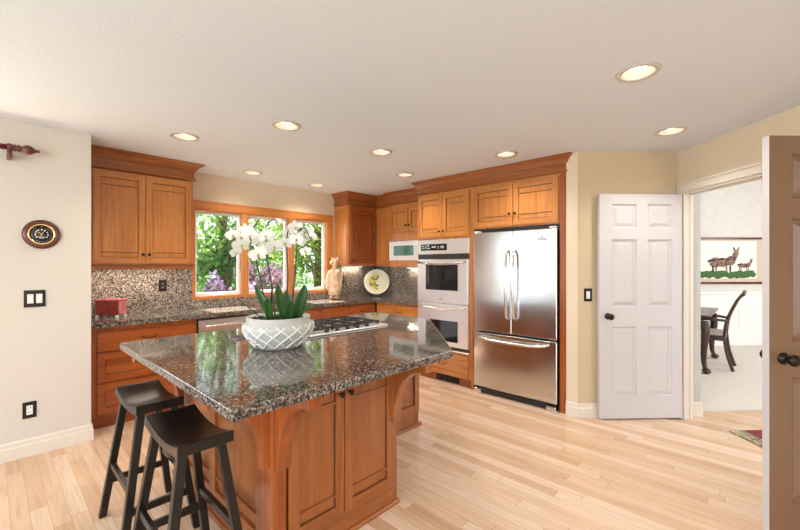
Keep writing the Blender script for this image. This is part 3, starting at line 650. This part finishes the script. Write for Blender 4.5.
# raised diagonal lattice
def rz(z):
    for (r0, z0), (r1, z1) in zip(prof[2:7], prof[3:8]):
        if z0 <= z <= z1: return r0+(r1-r0)*(z-z0)/(z1-z0)
    return .18
m = MB()
for k in range(14):
    for s in (1, -1):
        a0_ = 2*PI*k/14; pts = []
        for i in range(10):
            z = .010+i*.0145; a = a0_+s*(z-.01)*6.2; r = rz(z)+.0005; pts.append((r*math.cos(a), r*math.sin(a), z))
        m.tube(pts, .0052, 6)
st('lattice', m, 'ceramic2', pot)
m = MB(); m.lathe([(0, .168), (.10, .170), (.150, .160), (.1675, .150)], 32)
for i in range(90):
    a, r = random.random()*2*PI, .155*math.sqrt(random.random()); m.ellip((r*math.cos(a), r*math.sin(a), .165), (.014, .014, .012), seg=6)
st('moss', m, 'moss', c)
def spline(pts, n=8):
    P = [Vector(p) for p in pts]; P = [P[0]*2-P[1]]+P+[P[-1]*2-P[-2]]; out = []
    for i in range(1, len(P)-2):
        for k in range(n):
            t = k/n; a, b, c_, d = P[i-1:i+3]
            out.append(.5*((2*b)+(c_-a)*t+(2*a-5*b+4*c_-d)*t*t+(3*b-a-3*c_+d)*t**3))
    out.append(P[-2]); return out
STEMS = [[(-0.047, 0.02, 0.144), (-0.08, 0.055, 0.364), (-0.113, 0.075, 0.542), (-0.137, 0.101, 0.655), (-0.169, 0.15, 0.697), (-0.218, 0.231, 0.645)],
 [(-0.043, -0.043, 0.15), (-0.063, -0.021, 0.395), (-0.077, 0.023, 0.601), (-0.068, 0.028, 0.702), (-0.035, 0.007, 0.756), (-0.002, -0.027, 0.727)],
 [(0.035, -0.009, 0.138), (0.048, -0.022, 0.392), (0.044, -0.017, 0.574), (0.042, -0.031, 0.682), (0.062, -0.066, 0.735), (0.086, -0.092, 0.705)],
 [(0.049, -0.053, 0.141), (0.062, -0.066, 0.363), (0.074, -0.079, 0.573), (0.067, -0.101, 0.679), (0.096, -0.131, 0.703), (0.132, -0.14, 0.633)]]
stems = []
for s_ in STEMS:
    pts = spline(s_); n = len(pts); stems.append(st('stem', MB().tube(pts, [.0055-.003*i/n for i in range(n)], 8), 'stemm', c))
FL = [((-0.154, 0.104, 0.683), 0, 1.1), ((-0.201, 0.067, 0.598), 0, 1.15), ((-0.124, 0.015, 0.616), 0, .9), ((-0.143, -0.023, 0.546), 0, 1.1), ((-0.061, -0.053, 0.593), 1, 1.15), ((-0.018, -0.01, 0.739), 1, .7),
      ((0.055, -0.088, 0.709), 2, 1), ((0.118, -0.097, 0.683), 3, 1.1), ((0.041, -0.132, 0.635), 2, .95), ((0.025, -0.027, 0.615), 2, 1), ((0.1, -0.135, 0.566), 3, .8), ((-0.035, 0.066, 0.658), 1, .9), ((-0.186, 0.167, 0.56), 0, .8), ((0.069, 0.014, 0.68), 3, .8), ((-.165, .03, .655), 0, 1.0), ((-.22, .13, .66), 0, .9), ((-.09, -.01, .655), 1, .95), ((-.1, .0, .57), 1, .9), ((.075, -.1, .63), 3, .95), ((.13, -.15, .655), 3, .8)]
def petal(m, T_, L, Wd, ang, cup, mi=0):
    R_ = Matrix.Rotation(ang, 4, 'Z'); n = 6; rows = []
    for i in range(n+1):
        t = i/n; w_ = Wd*math.sin(PI*min(1, (t*.92+.06)))**.7*(.5+.5*t if t < .5 else .75); zc = cup*(t*t)
        rows.append([m.b.verts.new(T_ @ R_ @ Vector((x*w_, t*L, zc-.12*abs(x)*w_))) for x in (-1, 0, 1)])
    for a, b in zip(rows, rows[1:]):
        for j in range(2): f = m.b.faces.new((a[j], a[j+1], b[j+1], b[j])); f.smooth = True; f.material_index = mi
camdir = Vector((-1.19, -2.12, -.2)).normalized()
for (p, si, sc) in FL:
    d_ = (camdir+Vector((random.uniform(-.5, .5), random.uniform(-.5, .5), random.uniform(-.35, .35)))).normalized()
    q = d_.to_track_quat('Z', 'Y').to_matrix().to_4x4(); T_ = T(*p) @ q @ Matrix.Rotation(random.uniform(-.3, .3), 4, 'Z'); m = MB(); k = .046*sc
    for a in (0, 2.2, -2.2): petal(m, T_, k*.95, k*.40, a, -.004)
    for a in (1.35, -1.35): petal(m, T_ @ T(0, 0, .002), k*1.05, k*.72, a, .004)
    m.ellip((0, -k*.12, .006), (k*.13, k*.22, k*.16), 1, 8, T_); m.ellip((0, k*.05, .006), (k*.09, k*.09, k*.1), 0, 8, T_)
    pth = [Vector(p)-d_*.003]; near = min(spline(STEMS[si]), key=lambda v: (v-Vector(p)).length); m.tube([Vector(p)-d_*.004, (Vector(p)+near)/2-d_*.01, near], .0016, 6, 2)
    st('blossom', m, ['petal', 'lip', 'stemm'], stems[si])
for (p, si) in [((-0.225, .235, .63), 0), ((-0.235, .25, .60), 0), ((-.205, .21, .655), 0), ((0, -.03, .72), 1), ((.135, -.142, .61), 3), ((.09, -.095, .70), 2), ((.14, -.14, .64), 3)]:
    m = MB(); m.ellip(p, (.010, .010, .014), seg=10); st('bud', m, 'bud', stems[si])
LV = [[(-0.049, -0.007, 0.171), (-0.089, 0.036, 0.277), (-0.104, 0.081, 0.37), 0.05], [(-0.016, -0.086, 0.175), (-0.051, -0.092, 0.3), (-0.065, -0.106, 0.375), 0.05], [(0.07, -0.075, 0.165), (0.084, -0.118, 0.287), (0.096, -0.131, 0.364), 0.07], [(-0.011, -0.124, 0.172), (-0.021, -0.172, 0.251), (-0.035, -0.185, 0.284), 0.05], [(-0.08, 0.055, 0.168), (-0.128, 0.107, 0.227), (-0.177, 0.159, 0.293), 0.03], [(0.075, -0.11, 0.176), (0.108, -0.144, 0.263), (0.148, -0.157, 0.243), 0.045], [(-0.087, -0.054, 0.172), (-0.118, -0.079, 0.276), (-0.124, -0.102, 0.299), 0.05], [(0.094, 0.045, 0.151), (0.107, 0.09, 0.26), (0.113, 0.113, 0.323), 0.05]]
for a, b, e, w_ in LV:
    m = MB(); A, B, E = Vector(a), Vector(b), Vector(e); n = 9; rows = []
    side = (camdir.cross(Vector((0, 0, 1)))).normalized()
    if abs((E-A).normalized().z) < .7: side = Vector((0, 0, 1)).cross((E-A).normalized()).normalized()*.6+Vector((0, 0, .5))
    for i in range(n+1):
        t = i/n; P = A*(1-t)**2+B*2*t*(1-t)+E*t*t; ww = w_*.5*(math.sin(PI*(.12+.86*t))**.6); rows.append([m.b.verts.new(P+side*x*ww-camdir*abs(x)*ww*.0+camdir*(abs(x)-.5)*ww*.5) for x in (-1, -.5, 0, .5, 1)])
    for p, q in zip(rows, rows[1:]):
        for j in range(4): f = m.b.faces.new((p[j], p[j+1], q[j+1], q[j])); f.smooth = True
    o = st('leaf', m, 'leaf', c); md = o.modifiers.new('thick', 'SOLIDIFY'); md.thickness = .003

# ------------------------------------------------------------------ bar stools (long axis of the saddle along Y)
def stool(loc, label):
    c = thing('bar_stool', label, 'stool', loc, 0, 'black saddle stools at the island')
    H = .712; L, Wd, th = .45, .215, .046; m = MB(); n = 16; rows = []
    for i in range(n+1):
        y = -L/2+L*i/n; dz = .036*(abs(y)/(L/2))**2-.036; rows.append((y, H+dz, H-.036-th*.55+.020*(abs(y)/(L/2))**2-.006))
    g = []
    for y, zt, zb in rows:
        g.append([m.b.verts.new((x, y, z)) for x, z in ((-Wd/2, zt), (-Wd/6, zt-.002), (Wd/6, zt-.002), (Wd/2, zt), (Wd/2, zb), (-Wd/2, zb))])
    for a, b in zip(g, g[1:]):
        for j in range(6): m.b.faces.new((a[j], a[(j+1) % 6], b[(j+1) % 6], b[j])).smooth = (j < 3)
    m.b.faces.new(g[0]); m.b.faces.new(g[-1][::-1])
    st('seat', m, 'stool', c, bevel=.004)
    zt = H-.06; top = (.075, .165); bot = (.165, .235)
    def at(sx, sy, z):
        t = 1-z/zt; return Vector((sx*(top[0]+(bot[0]-top[0])*t), sy*(top[1]+(bot[1]-top[1])*t), z))
    for sx in (-1, 1):
        for sy in (-1, 1):
            m = MB(); a, b = at(sx, sy, zt+.012), at(sx, sy, 0); h = .0175; vs = []
            for P in (b, a): vs.append([m.b.verts.new(P+Vector((x, y, 0))) for x, y in ((-h, -h), (h, -h), (h, h), (-h, h))])
            m.b.faces.new(vs[0][::-1]); m.b.faces.new(vs[1])
            for i in range(4): m.b.faces.new((vs[0][i], vs[0][(i+1) % 4], vs[1][(i+1) % 4], vs[1][i]))
            st('leg', m, 'stool', c, bevel=.003)
    def bar(a, b, w_=.011, h_=.017):
        m = MB(); d = (b-a).normalized(); s_ = d.cross(Vector((0, 0, 1))).normalized(); u_ = Vector((0, 0, 1)); vs = []
        for P in (a, b): vs.append([m.b.verts.new(P+s_*x*w_+u_*z*h_) for x, z in ((-1, -1), (1, -1), (1, 1), (-1, 1))])
        m.b.faces.new(vs[0][::-1]); m.b.faces.new(vs[1])
        for i in range(4): m.b.faces.new((vs[0][i], vs[0][(i+1) % 4], vs[1][(i+1) % 4], vs[1][i]))
        st('rung', m, 'stool', c, bevel=.002)
    for sy in (-1, 1): bar(at(-1, sy, .20), at(1, sy, .20))
    for sx in (-1, 1): bar(at(sx, -1, .29), at(sx, 1, .29))
    return c
stool((.595, 1.84, 0), 'black saddle-seat bar stool nearer the camera, overlapping the other')
stool((.597, 2.45, 0), 'black saddle-seat bar stool farther back, beside the granite overhang')
# ------------------------------------------------------------------ counter ornaments
c = thing('trinket_box', 'red lacquered footed box on the counter beside the left wall', 'box', (.812, 4.35, .9145), math.radians(43.3-90))
# local x = image right (R), y = away
st('body', MB().box(-.205, 0, 0, .12, .022, .155), 'redbox', c, bevel=.002)
st('end_panel', MB().box(.0005, .004, .010, .110, .03, .148), 'redlt', c)
m = MB(); m.prism([(-.215, -.008), (.008, -.008), (.008, .128), (-.215, .128)], .1555, .168); m.box(-.17, -.03, .03, .09, .168, .174); st('lid', m, 'redlt', c, bevel=.003)
st('handle', MB().tube([(-.06, .06, .172), (-.05, .06, .19), (-.01, .06, .19), (0, .06, .166)], .004), 'bronze', c)
for x in (-.205, -.02):
    for y in (0, .10): st('foot', MB().box(x, x+.02, y, y+.02, 0, .022), 'white', c)
# platter in the corner
c = thing('platter', 'round cream platter painted with yellow fruit, standing in the counter corner', 'plate', (4.185, 4.445, .93), math.radians(43.3-90))
TL = T(0, 0, .203) @ Matrix.Rotation(math.radians(-14), 4, 'X') @ RX
m = MB(); m.lathe([(0, -.010), (.11, -.010), (.13, .0), (.193, .020), (.200, .022), (.200, .030), (.193, .029), (.13, .010), (.115, -.001), (0, -.001)], 48, TL)
st('dish', m, 'cream', c)
m = MB()
def disc(cx, cy, rx, ry, mi, z=.0012, an=0):
    R_ = TL @ T(cx, cy, z) @ Matrix.Rotation(an, 4, 'Z'); m.ellip((0, 0, 0), (rx, ry, .0015), mi, 12, R_)
for x, y in ((-.03, .105), (-.08, .01), (-.05, -.085)):
    disc(x, y, .056, .046, 0)
    for k in range(4): disc(x+.06*math.cos(k*1.6+.6), y+.055*math.sin(k*1.6+.6), .042, .014, 1, .0016, k*1.3)
disc(-.125, .02, .012, .05, 1); disc(-.10, -.03, .008, .07, 1)
st('fruit_decoration', m, ['lemon', 'olive'], c)
m = MB(); m.box(-.06, .06, -.03, .10, -.015, -.004); m.box(-.06, -.045, -.03, -.02, -.004, .02); m.box(.045, .06, -.03, -.02, -.004, .02); m.tube([(0, .09, -.004), (0, .10, .18)], .006); 
e = m.build('plate_stand', 'bronze'); e.location = (4.185, 4.445, .9305); e.rotation_euler = (0, 0, math.radians(43.3-90)); tag(e, 'small dark stand behind the painted fruit platter in the corner', 'stand')
# chef animal figurine
c = thing('figurine', 'tall tan animal figurine in a long robe standing right of the window', 'figurine', (3.365, 4.44, .9145), math.radians(43.3-90))
m = MB()
m.lathe([(0, .06), (.105, .06), (.112, .075), (.108, .14), (.098, .22), (.092, .30), (.085, .36), (.070, .42), (.045, .455), (0, .46)], 24, Matrix.Diagonal((1, .85, 1, 1)))
m.ellip((-.045, -.02, .03), (.05, .075, .028)); m.ellip((.045, -.02, .03), (.05, .075, .028)); m.ellip((-.04, 0, .055), (.032, .035, .04)); m.ellip((.04, 0, .055), (.032, .035, .04))
m.ellip((0, -.01, .505), (.058, .062, .062)); m.ellip((-.045, -.075, .515), (.026, .045, .024)); m.ellip((-.055, -.11, .512), (.018, .014, .016)); m.ellip((-.055, .0, .575), (.018, .015, .034)); m.ellip((.055, .0, .575), (.018, .015, .034)); m.ellip((0, 0, .555), (.05, .05, .035))
m.tube([(-.075, 0, .40), (-.115, -.01, .33), (-.130, -.03, .25), (-.125, -.05, .18)], [.032, .034, .034, .022], 10); m.ellip((-.125, -.06, .165), (.024, .026, .026))
m.tube([(.075, 0, .40), (.115, -.02, .33), (.125, -.05, .27)], [.032, .030, .024], 10); m.ellip((.118, -.06, .20), (.022, .024, .03)); m.tube([(.12, -.05, .27), (.118, -.06, .20)], .02, 10)
m.tube([(.04, -.06, .36), (.09, -.085, .41), (.14, -.088, .44)], [.026, .022, .016], 10)
m.b.transform(Matrix.Diagonal((.80, .85, 1, 1))); b_ = st('body', m, 'figurine', c); md = b_.modifiers.new('rm', 'REMESH'); md.mode = 'VOXEL'; md.voxel_size = .006; md.use_smooth_shade = True; md2 = b_.modifiers.new('sm', 'SMOOTH'); md2.iterations = 4
m = MB(); m.lathe([(.113, .065), (.117, .065), (.114, .14), (.104, .22), (.098, .30), (.098, .305), (.094, .30), (.10, .22), (.110, .14)], 24, Matrix.Diagonal((.80, .75, 1, 1))); st('apron', m, 'figurine', c)
m = MB(); m.lathe([(0, 0), (.062, .004), (.066, .010), (.05, .008), (0, .006)], 20, T(.115, -.075, .445) @ Matrix.Rotation(.35, 4, 'Y') @ Matrix.Diagonal((1, .8, 1, 1))); st('serving_dish', m, 'bark', c)

# ------------------------------------------------------------------ wall fittings
def plate_(name, label, loc, rot, kind, cat='switch', dark=True, w_=.075, h_=.12):
    c = thing(name, label, cat, loc, rot)
    st('cover_plate', MB().box(-w_/2, w_/2, -.006, -.0004, -h_/2, h_/2), 'bronze' if dark else 'black', c, bevel=.002)
    if kind == 'rocker2':
        for x in (-.024, .024): st('rocker', MB().box(x-.017, x+.017, -.010, -.006, -.034, .034), 'white', c, bevel=.002)
    elif kind == 'rocker': st('rocker', MB().box(-.017, .017, -.010, -.006, -.034, .034), 'white', c, bevel=.002)
    else:
        m = MB(); m.box(-.017, .017, -.009, -.006, -.034, .034); o = st('receptacle', m, 'white' if kind == 'outw' else 'black', c, bevel=.002)
        m = MB()
        for z in (-.018, .018): m.box(-.008, -.005, -.0095, -.009, z-.005, z+.005); m.box(.004, .007, -.0095, -.009, z-.005, z+.005)
        st('slots', m, 'iron' if kind == 'outw' else 'white', o)
    return c
plate_('light_switch', 'double light switch with a black plate on the cream left wall', (.231, 3.93, 1.152), 0, 'rocker2', w_=.118, h_=.125)
plate_('electrical_outlet', 'outlet with a black plate low on the cream left wall', (.203, 3.93, .337), 0, 'outw', 'outlet')
plate_('electrical_outlet', 'black outlet on the granite backsplash under the left wall cabinet', (1.250, 4.61, 1.184), 0, 'outb', 'outlet')
plate_('electrical_outlet', 'black outlet on the granite backsplash behind the animal figurine', (3.63, 4.61, 1.185), 0, 'outb', 'outlet')
sx_, sy_ = uv(UD, 1.832); plate_('light_switch', 'single light switch with a black plate on the tan wall beside the white door', (sx_, sy_, 1.125), ROT_D, 'rocker')
c = thing('barometer', 'round wood-framed barometer with a black dial on the cream left wall', 'barometer', (.268, 3.93, 1.628))
st('frame', MB().lathe([(.062, .0004), (.106, .0004), (.108, .010), (.100, .020), (.085, .026), (.072, .020), (.066, .012), (.062, .012)], 48, RX), 'rod', c)
st('bezel', MB().lathe([(.066, .012), (.078, .012), (.078, .024), (.072, .028), (.066, .022)], 48, RX), 'brass', c)
f_ = st('dial', MB().lathe([(0, .0005), (.0655, .0005), (.0655, .014), (0, .014)], 48, RX), 'black', c)
m = MB()
for i in range(28):
    if 11 < i < 17 and i != 14: continue
    an = 2*PI*i/28; m.box(-.001, .001, -.0155, -.0142, .052, .059, mtx=Matrix.Rotation(an+PI, 4, 'Y'))
for i in range(9):
    an = -2.2+i*.55; m.box(-.005, .005, -.0155, -.0142, .032, .038, mtx=Matrix.Rotation(an, 4, 'Y'))
m.box(-.020, .020, -.0155, -.0142, -.022, -.018); m.box(-.013, .013, -.0155, -.0142, -.030, -.027)
st('dial_marks', m, 'white', f_)
m = MB(); m.box(-.0012, .0012, -.0175, -.016, -.01, .042, mtx=Matrix.Rotation(-.9, 4, 'Y')); m.box(-.0012, .0012, -.019, -.0178, -.015, .035, mtx=Matrix.Rotation(.5, 4, 'Y')); m.lathe([(0, .014), (.004, .014), (.004, .020), (0, .020)], 10, RX)
st('hands', m, 'brass', f_)
# curtain rod
c = thing('curtain_rod', 'dark red wooden curtain rod with a turned finial at the upper left', 'curtain rod', (0, 3.85, 2.225))
RY = Matrix.Rotation(PI/2, 4, 'Y')
st('rod', MB().lathe([(0, -2.8), (.019, -2.8), (.019, .115), (0, .115)], 20, RY), 'rod', c)
st('finial', MB().lathe([(0, .115), (.024, .115), (.026, .125), (.018, .132), (.027, .140), (.027, .148), (.016, .154), (.020, .160), (.032, .178), (.034, .195), (.026, .215), (.012, .232), (.008, .238), (.012, .245), (.008, .252), (0, .254)], 20, RY), 'rod', c)
m = MB(); m.tube([(.098, .0, 0), (.098, .0, -.07)], .014, 12); m.box(.084, .112, -.012, .079, -.075, -.035); m.lathe([(.019, .085), (.027, .085), (.027, .11), (.019, .11)], 20, RY); st('bracket', m, 'rod', c, bevel=.002)
# ------------------------------------------------------------------ recessed ceiling lights
LL = ['recessed ceiling light nearest the camera, upper right', 'recessed ceiling light in front of the white door', 'recessed ceiling light in front of the refrigerator', 'recessed ceiling light nearest the microwave cabinet',
      'recessed ceiling light over the island, left of the other one there', 'recessed ceiling light over the island nearer the ovens', 'recessed ceiling light above the left wall cabinet', 'recessed ceiling light before the window, left of two', 'recessed ceiling light before the window, right of two']
first = None
for (x, y), lb in zip(LIGHTS, LL):
    if first is None:
        first = c = thing('recessed_light', lb, 'ceiling light', (x, y, 2.44), 0, 'recessed ceiling lights')
        st('trim_ring', MB().lathe([(.080, -.001), (.081, -.006), (.104, -.006), (.107, -.0005), (.080, -.0005)], 40), 'ring', c)
        st('baffle', MB().lathe([(.080, -.004), (.079, .002), (.066, .080), (.0, .081), (.0, .0815), (.067, .0815), (.0805, .002)], 40), 'baffle', c)
        st('lamp', MB().lathe([(0, .018), (.025, .020), (.045, .028), (.056, .045), (.058, .07), (0, .072)], 32), 'lampglow', c)
        l = bpy.data.lights.new('lamp_light', 'SPOT'); l.energy = 29; l.spot_size = math.radians(130); l.spot_blend = .8; l.shadow_soft_size = .05; l.color = (1, .93, .83)
        o = bpy.data.objects.new('lamp_light', l); C.objects.link(o); o.parent = c; o.location = (0, 0, -.004)
    else: dup(first, (x, y, 2.44), label=lb)

# ------------------------------------------------------------------ dining room and hall
DW = (R45)
c = thing('picture', 'dark-framed picture of two goats on grass on the dining room wall', 'picture', (*uv(6.5, 5.70), 1.475), ROT_D)
w2, h2 = .80, .40
m = MB(); m.box(-w2, w2, -.03, -.001, h2-.035, h2); m.box(-w2, w2, -.03, -.001, -h2, -h2+.035); m.box(-w2, -w2+.035, -.03, -.001, -h2, h2); m.box(w2-.035, w2, -.03, -.001, -h2, h2); st('frame', m, 'rod', c, bevel=.004)
st('mat', MB().box(-w2+.035, w2-.035, -.016, -.002, -h2+.035, h2-.035), 'mat', c)
st('paper', MB().box(-.64, .635, -.020, -.0165, -.31, .335), 'paper', c)
m = MB(); RP = Matrix(((1, 0, 0, 0), (0, 0, -1, -.0215), (0, 1, 0, 0), (0, 0, 0, 1)))
def blob(cx, cy, rx, ry, mi=0, an=0, z=0): m.ellip((0, 0, 0), (rx, ry, .0012), mi, 12, RP @ T(cx, cy, z) @ Matrix.Rotation(an, 4, 'Z'))
for i in range(70): blob(-.36+i*.0135, -.235+random.uniform(-.03, .03), .055, .032+.02*random.random(), 0, random.uniform(-.4, .4))
st('painted_grass', m, 'grass_art', c)
def goat(cx, cy, s):
    global m; m = MB()
    blob(cx-.10*s, cy, .17*s, .085*s, 0, .05); blob(cx-.24*s, cy+.0*s, .11*s, .095*s, 0, .3, .0005); blob(cx+.06*s, cy+.03*s, .10*s, .09*s, 0, .4, .001); blob(cx+.13*s, cy+.10*s, .055*s, .12*s, 0, -.4, .0015)
    blob(cx+.175*s, cy+.185*s, .04*s, .055*s, 0, .3, .002)
    blob(cx+.125*s, cy+.245*s, .013*s, .05*s, 1, .35, .0025); blob(cx+.205*s, cy+.245*s, .013*s, .05*s, 1, -.3, .0025)
    blob(cx-.35*s, cy+.03*s, .045*s, .02*s, 1, .5, .0025)
    for x, a in ((-.28, .1), (-.22, -.1), (-.02, .05), (.05, -.05)): blob(cx+x*s, cy-.12*s, .018*s, .075*s, 1 if x == -.28 or x == .05 else 0, a, .002)
    for x, y, r in ((-.12, .06, .06), (.0, .05, .05), (-.2, -.03, .03), (-.27, .04, .05)): blob(cx+x*s, cy+y*s, r*s, r*.4*s, 1, .1, .003)
    return m
st('painted_goat', goat(.12, -.03, .92), ['goat', 'goatdark'], c); st('painted_kid', goat(.46, -.085, .45), ['goat', 'goatdark'], c)
# dining chair facing +Y, rear legs at y .69
c = thing('dining_chair', 'dark carved wooden armchair at the dining table', 'chair', (6.82, .60, .016))
def leg(parent, pts, rr, name='leg', mat='mahog'): return st(name, MB().tube(spline(pts, 5), rr if isinstance(rr, list) else rr, 8), mat, parent)
for s in (-1, 1):
    leg(c, [(s*.20, -.30, 0), (s*.195, -.24, .22), (s*.19, -.21, .45)], .020)
    leg(c, [(s*.24, .24, 0), (s*.24, .22, .12), (s*.25, .26, .34), (s*.24, .22, .42)], .020)
    leg(c, [(s*.19, -.21, .44), (s*.19, -.24, .66), (s*.20, -.33, .90), (s*.20, -.39, 1.0)], .018, 'back_post')
    leg(c, [(s*.20, -.24, .65), (s*.25, -.10, .665), (s*.26, .03, .655), (s*.25, .08, .63)], .017, 'armrest')
    leg(c, [(s*.23, .05, .44), (s*.255, .06, .54), (s*.25, .05, .65)], .014, 'arm_support')
m = MB(); m.box(-.23, .23, -.22, .25, .385, .445); st('seat_frame', m, 'mahog', c, bevel=.006)
m = MB(); m.box(-.215, .215, -.20, .235, .446, .485); st('seat', m, 'fabric', c, bevel=.015)
m = MB(); m.tube(spline([(-.25, -.40, 1.0), (-.12, -.405, 1.03), (0, -.40, 1.02), (.12, -.405, 1.03), (.25, -.40, 1.0)], 5), .020, 8); st('crest_rail', m, 'mahog', c)
m = MB()
for x in (-.06, -.02, .02, .06): m.tube(spline([(x*.8, -.215, .47), (x*1.3, -.245, .68), (x*.9, -.33, .90), (x*1.4, -.395, 1.01)], 5), .010, 6)
st('splat', m, 'mahog', c)
c = thing('dining_table', 'dark carved wooden dining table seen through the doorway', 'table', (6.82, .50, .016))
m = MB(); m.box(-.62, .62, -.0, 2.0, .715, .745); st('tabletop', m, 'mahog', c, bevel=.010)
m = MB(); m.box(-.54, .54, .32, 1.9, .655, .714); st('apron', m, 'mahog', c)
for x in (-.53, .53):
    for y in (.07, 1.86):
        sg = -1 if x < 0 else 1; P = spline([(x, y, .66), (x+sg*.03, y-.02, .52), (x+sg*.0, y, .30), (x-sg*.01, y, .14), (x+sg*.02, y-.02, .05)], 5)
        m = MB(); n = len(P); m.tube(P, [.055-.03*min(1, i/n*1.25) for i in range(n)], 10); m.ellip((x+sg*.03, y-.03, .036), (.05, .05, .036)); st('leg', m, 'mahog', c)
# hall runner
ru = thing('runner_rug', 'dark red patterned runner rug on the hall floor beyond the doorway', 'rug', (*uv(3.17, 2.86), 0), ROT_D)
st('field', MB().box(.12, 1.0, -1.6, 0, .001, .010), 'rugred', ru)
m = MB(); m.box(0, .12, -1.6, 0, .001, .0095); st('border', m, 'rugedge', ru)

# ------------------------------------------------------------------ outdoors
st('ground_outside', MB().box(-12, 24, 4.76, 30, -.45, -.35), 'lawn')
def leafcloud(name, mat, blobs, n, size, parent, seed):
    rnd = random.Random(seed); V = []; Fc = []
    tot = sum(b[3]*b[4]*b[5] for b in blobs)
    for (cx, cy, cz, rx, ry, rz_) in blobs:
        for _ in range(int(n*rx*ry*rz_/tot)):
            while True:
                a = Vector((rnd.uniform(-1, 1), rnd.uniform(-1, 1), rnd.uniform(-1, 1)))
                if .35 < a.length < 1: break
            p = Vector((cx+a.x*rx, cy+a.y*ry, cz+a.z*rz_)); d = Vector((rnd.gauss(0, 1), rnd.gauss(0, 1), rnd.gauss(0, 1)-.6)).normalized(); e = d.cross(Vector((rnd.gauss(0, 1), rnd.gauss(0, 1), rnd.gauss(0, 1)))).normalized(); s_ = size*rnd.uniform(.6, 1.3)
            k = len(V); V += [p, p+d*s_*.5+e*s_*.32, p+d*s_, p+d*s_*.5-e*s_*.32]; Fc.append((k, k+1, k+2, k+3))
    me = bpy.data.meshes.new(name); me.from_pydata(V, [], Fc); me.materials.append(M[mat]); o = bpy.data.objects.new(name, me); C.objects.link(o); o.parent = parent; return o
def tree(label, x, y, h, r, mat, n, seed, zl=.6, size=.12):
    rnd = random.Random(seed); c = thing('tree', label, 'tree', (x, y, -.35), 0, 'trees outside the kitchen window')
    m = MB(); m.tube([(0, 0, 0), (.05, 0, h*.4), (0, .05, h*.75)], [.13, .10, .05], 10)
    for k in range(7): a = rnd.uniform(0, 6.28); z = h*rnd.uniform(.25, .6); m.tube([(0, 0, z), (math.cos(a)*r*.4, math.sin(a)*r*.4, z+.3), (math.cos(a)*r*.8, math.sin(a)*r*.8, z+.9)], [.045, .03, .012], 6)
    st('trunk', m, 'bark', c)
    bl = [(rnd.uniform(-.6, .6)*r, rnd.uniform(-.6, .6)*r, zl+rnd.random()*(h-zl), r*rnd.uniform(.35, .6), r*rnd.uniform(.35, .6), r*rnd.uniform(.3, .5)) for _ in range(18)]
    leafcloud('foliage', mat, bl, n, size, c, seed); return c
tree('leafy bright green tree seen through the left window pane', 3.35, 8.3, 4.8, 1.25, 'tree1', 6500, 1)
tree('darker green tree farther out behind the left window pane', 3.4, 12.6, 6.6, 2.1, 'tree2', 8000, 2, .4)
tree('yellow-green tree seen through the middle window pane', 6.2, 9.0, 4.6, 1.3, 'tree3', 6000, 3)
tree('green tree seen through the right window pane', 9.9, 9.8, 5.2, 1.8, 'tree2', 5500, 4, .3)
tree('tall green tree far behind the middle window pane', 8.9, 15.0, 8, 2.8, 'tree1', 6500, 5, .3, .15)
tree('tall green tree far behind the right window pane', 15.2, 13.6, 8.0, 2.9, 'tree3', 6000, 6, .3, .15)
def rhodo(label, x, y, w_, h_, n, seed, mat):
    rnd = random.Random(seed); c = thing('flowering_shrub', label, 'shrub', (x, y, -.35), 0, 'flowering shrubs outside the window')
    m = MB()
    for k in range(5): a = k*1.26; m.tube([(0, 0, 0), (.2*math.cos(a)*w_, .2*math.sin(a)*w_, h_*.4), (.5*math.cos(a)*w_, .5*math.sin(a)*w_, h_*.75)], [.03, .02, .01], 6)
    st('stem', m, 'bark', c)
    bl = [(rnd.uniform(-.6, .6)*w_, rnd.uniform(-.5, .5)*w_, h_*rnd.uniform(.35, .85), .3*w_, .3*w_, .16*h_) for _ in range(16)]
    leafcloud('foliage', 'tree1', bl, n, .09, c, seed); bl2 = [(a, b-.06, d+.06, e*.9, f*.9, g) for a, b, d, e, f, g in bl if d > h_*.45]
    leafcloud('blossom', mat, bl2, int(n*1.1), .07, c, seed+50)
rhodo('pink flowering shrub outside the middle window pane', 3.30, 6.05, .66, 1.80, 2600, 11, 'pink'); rhodo('purple flowering shrub outside, beside the left window mullion', 2.45, 5.75, .40, 1.60, 2000, 12, 'purple')
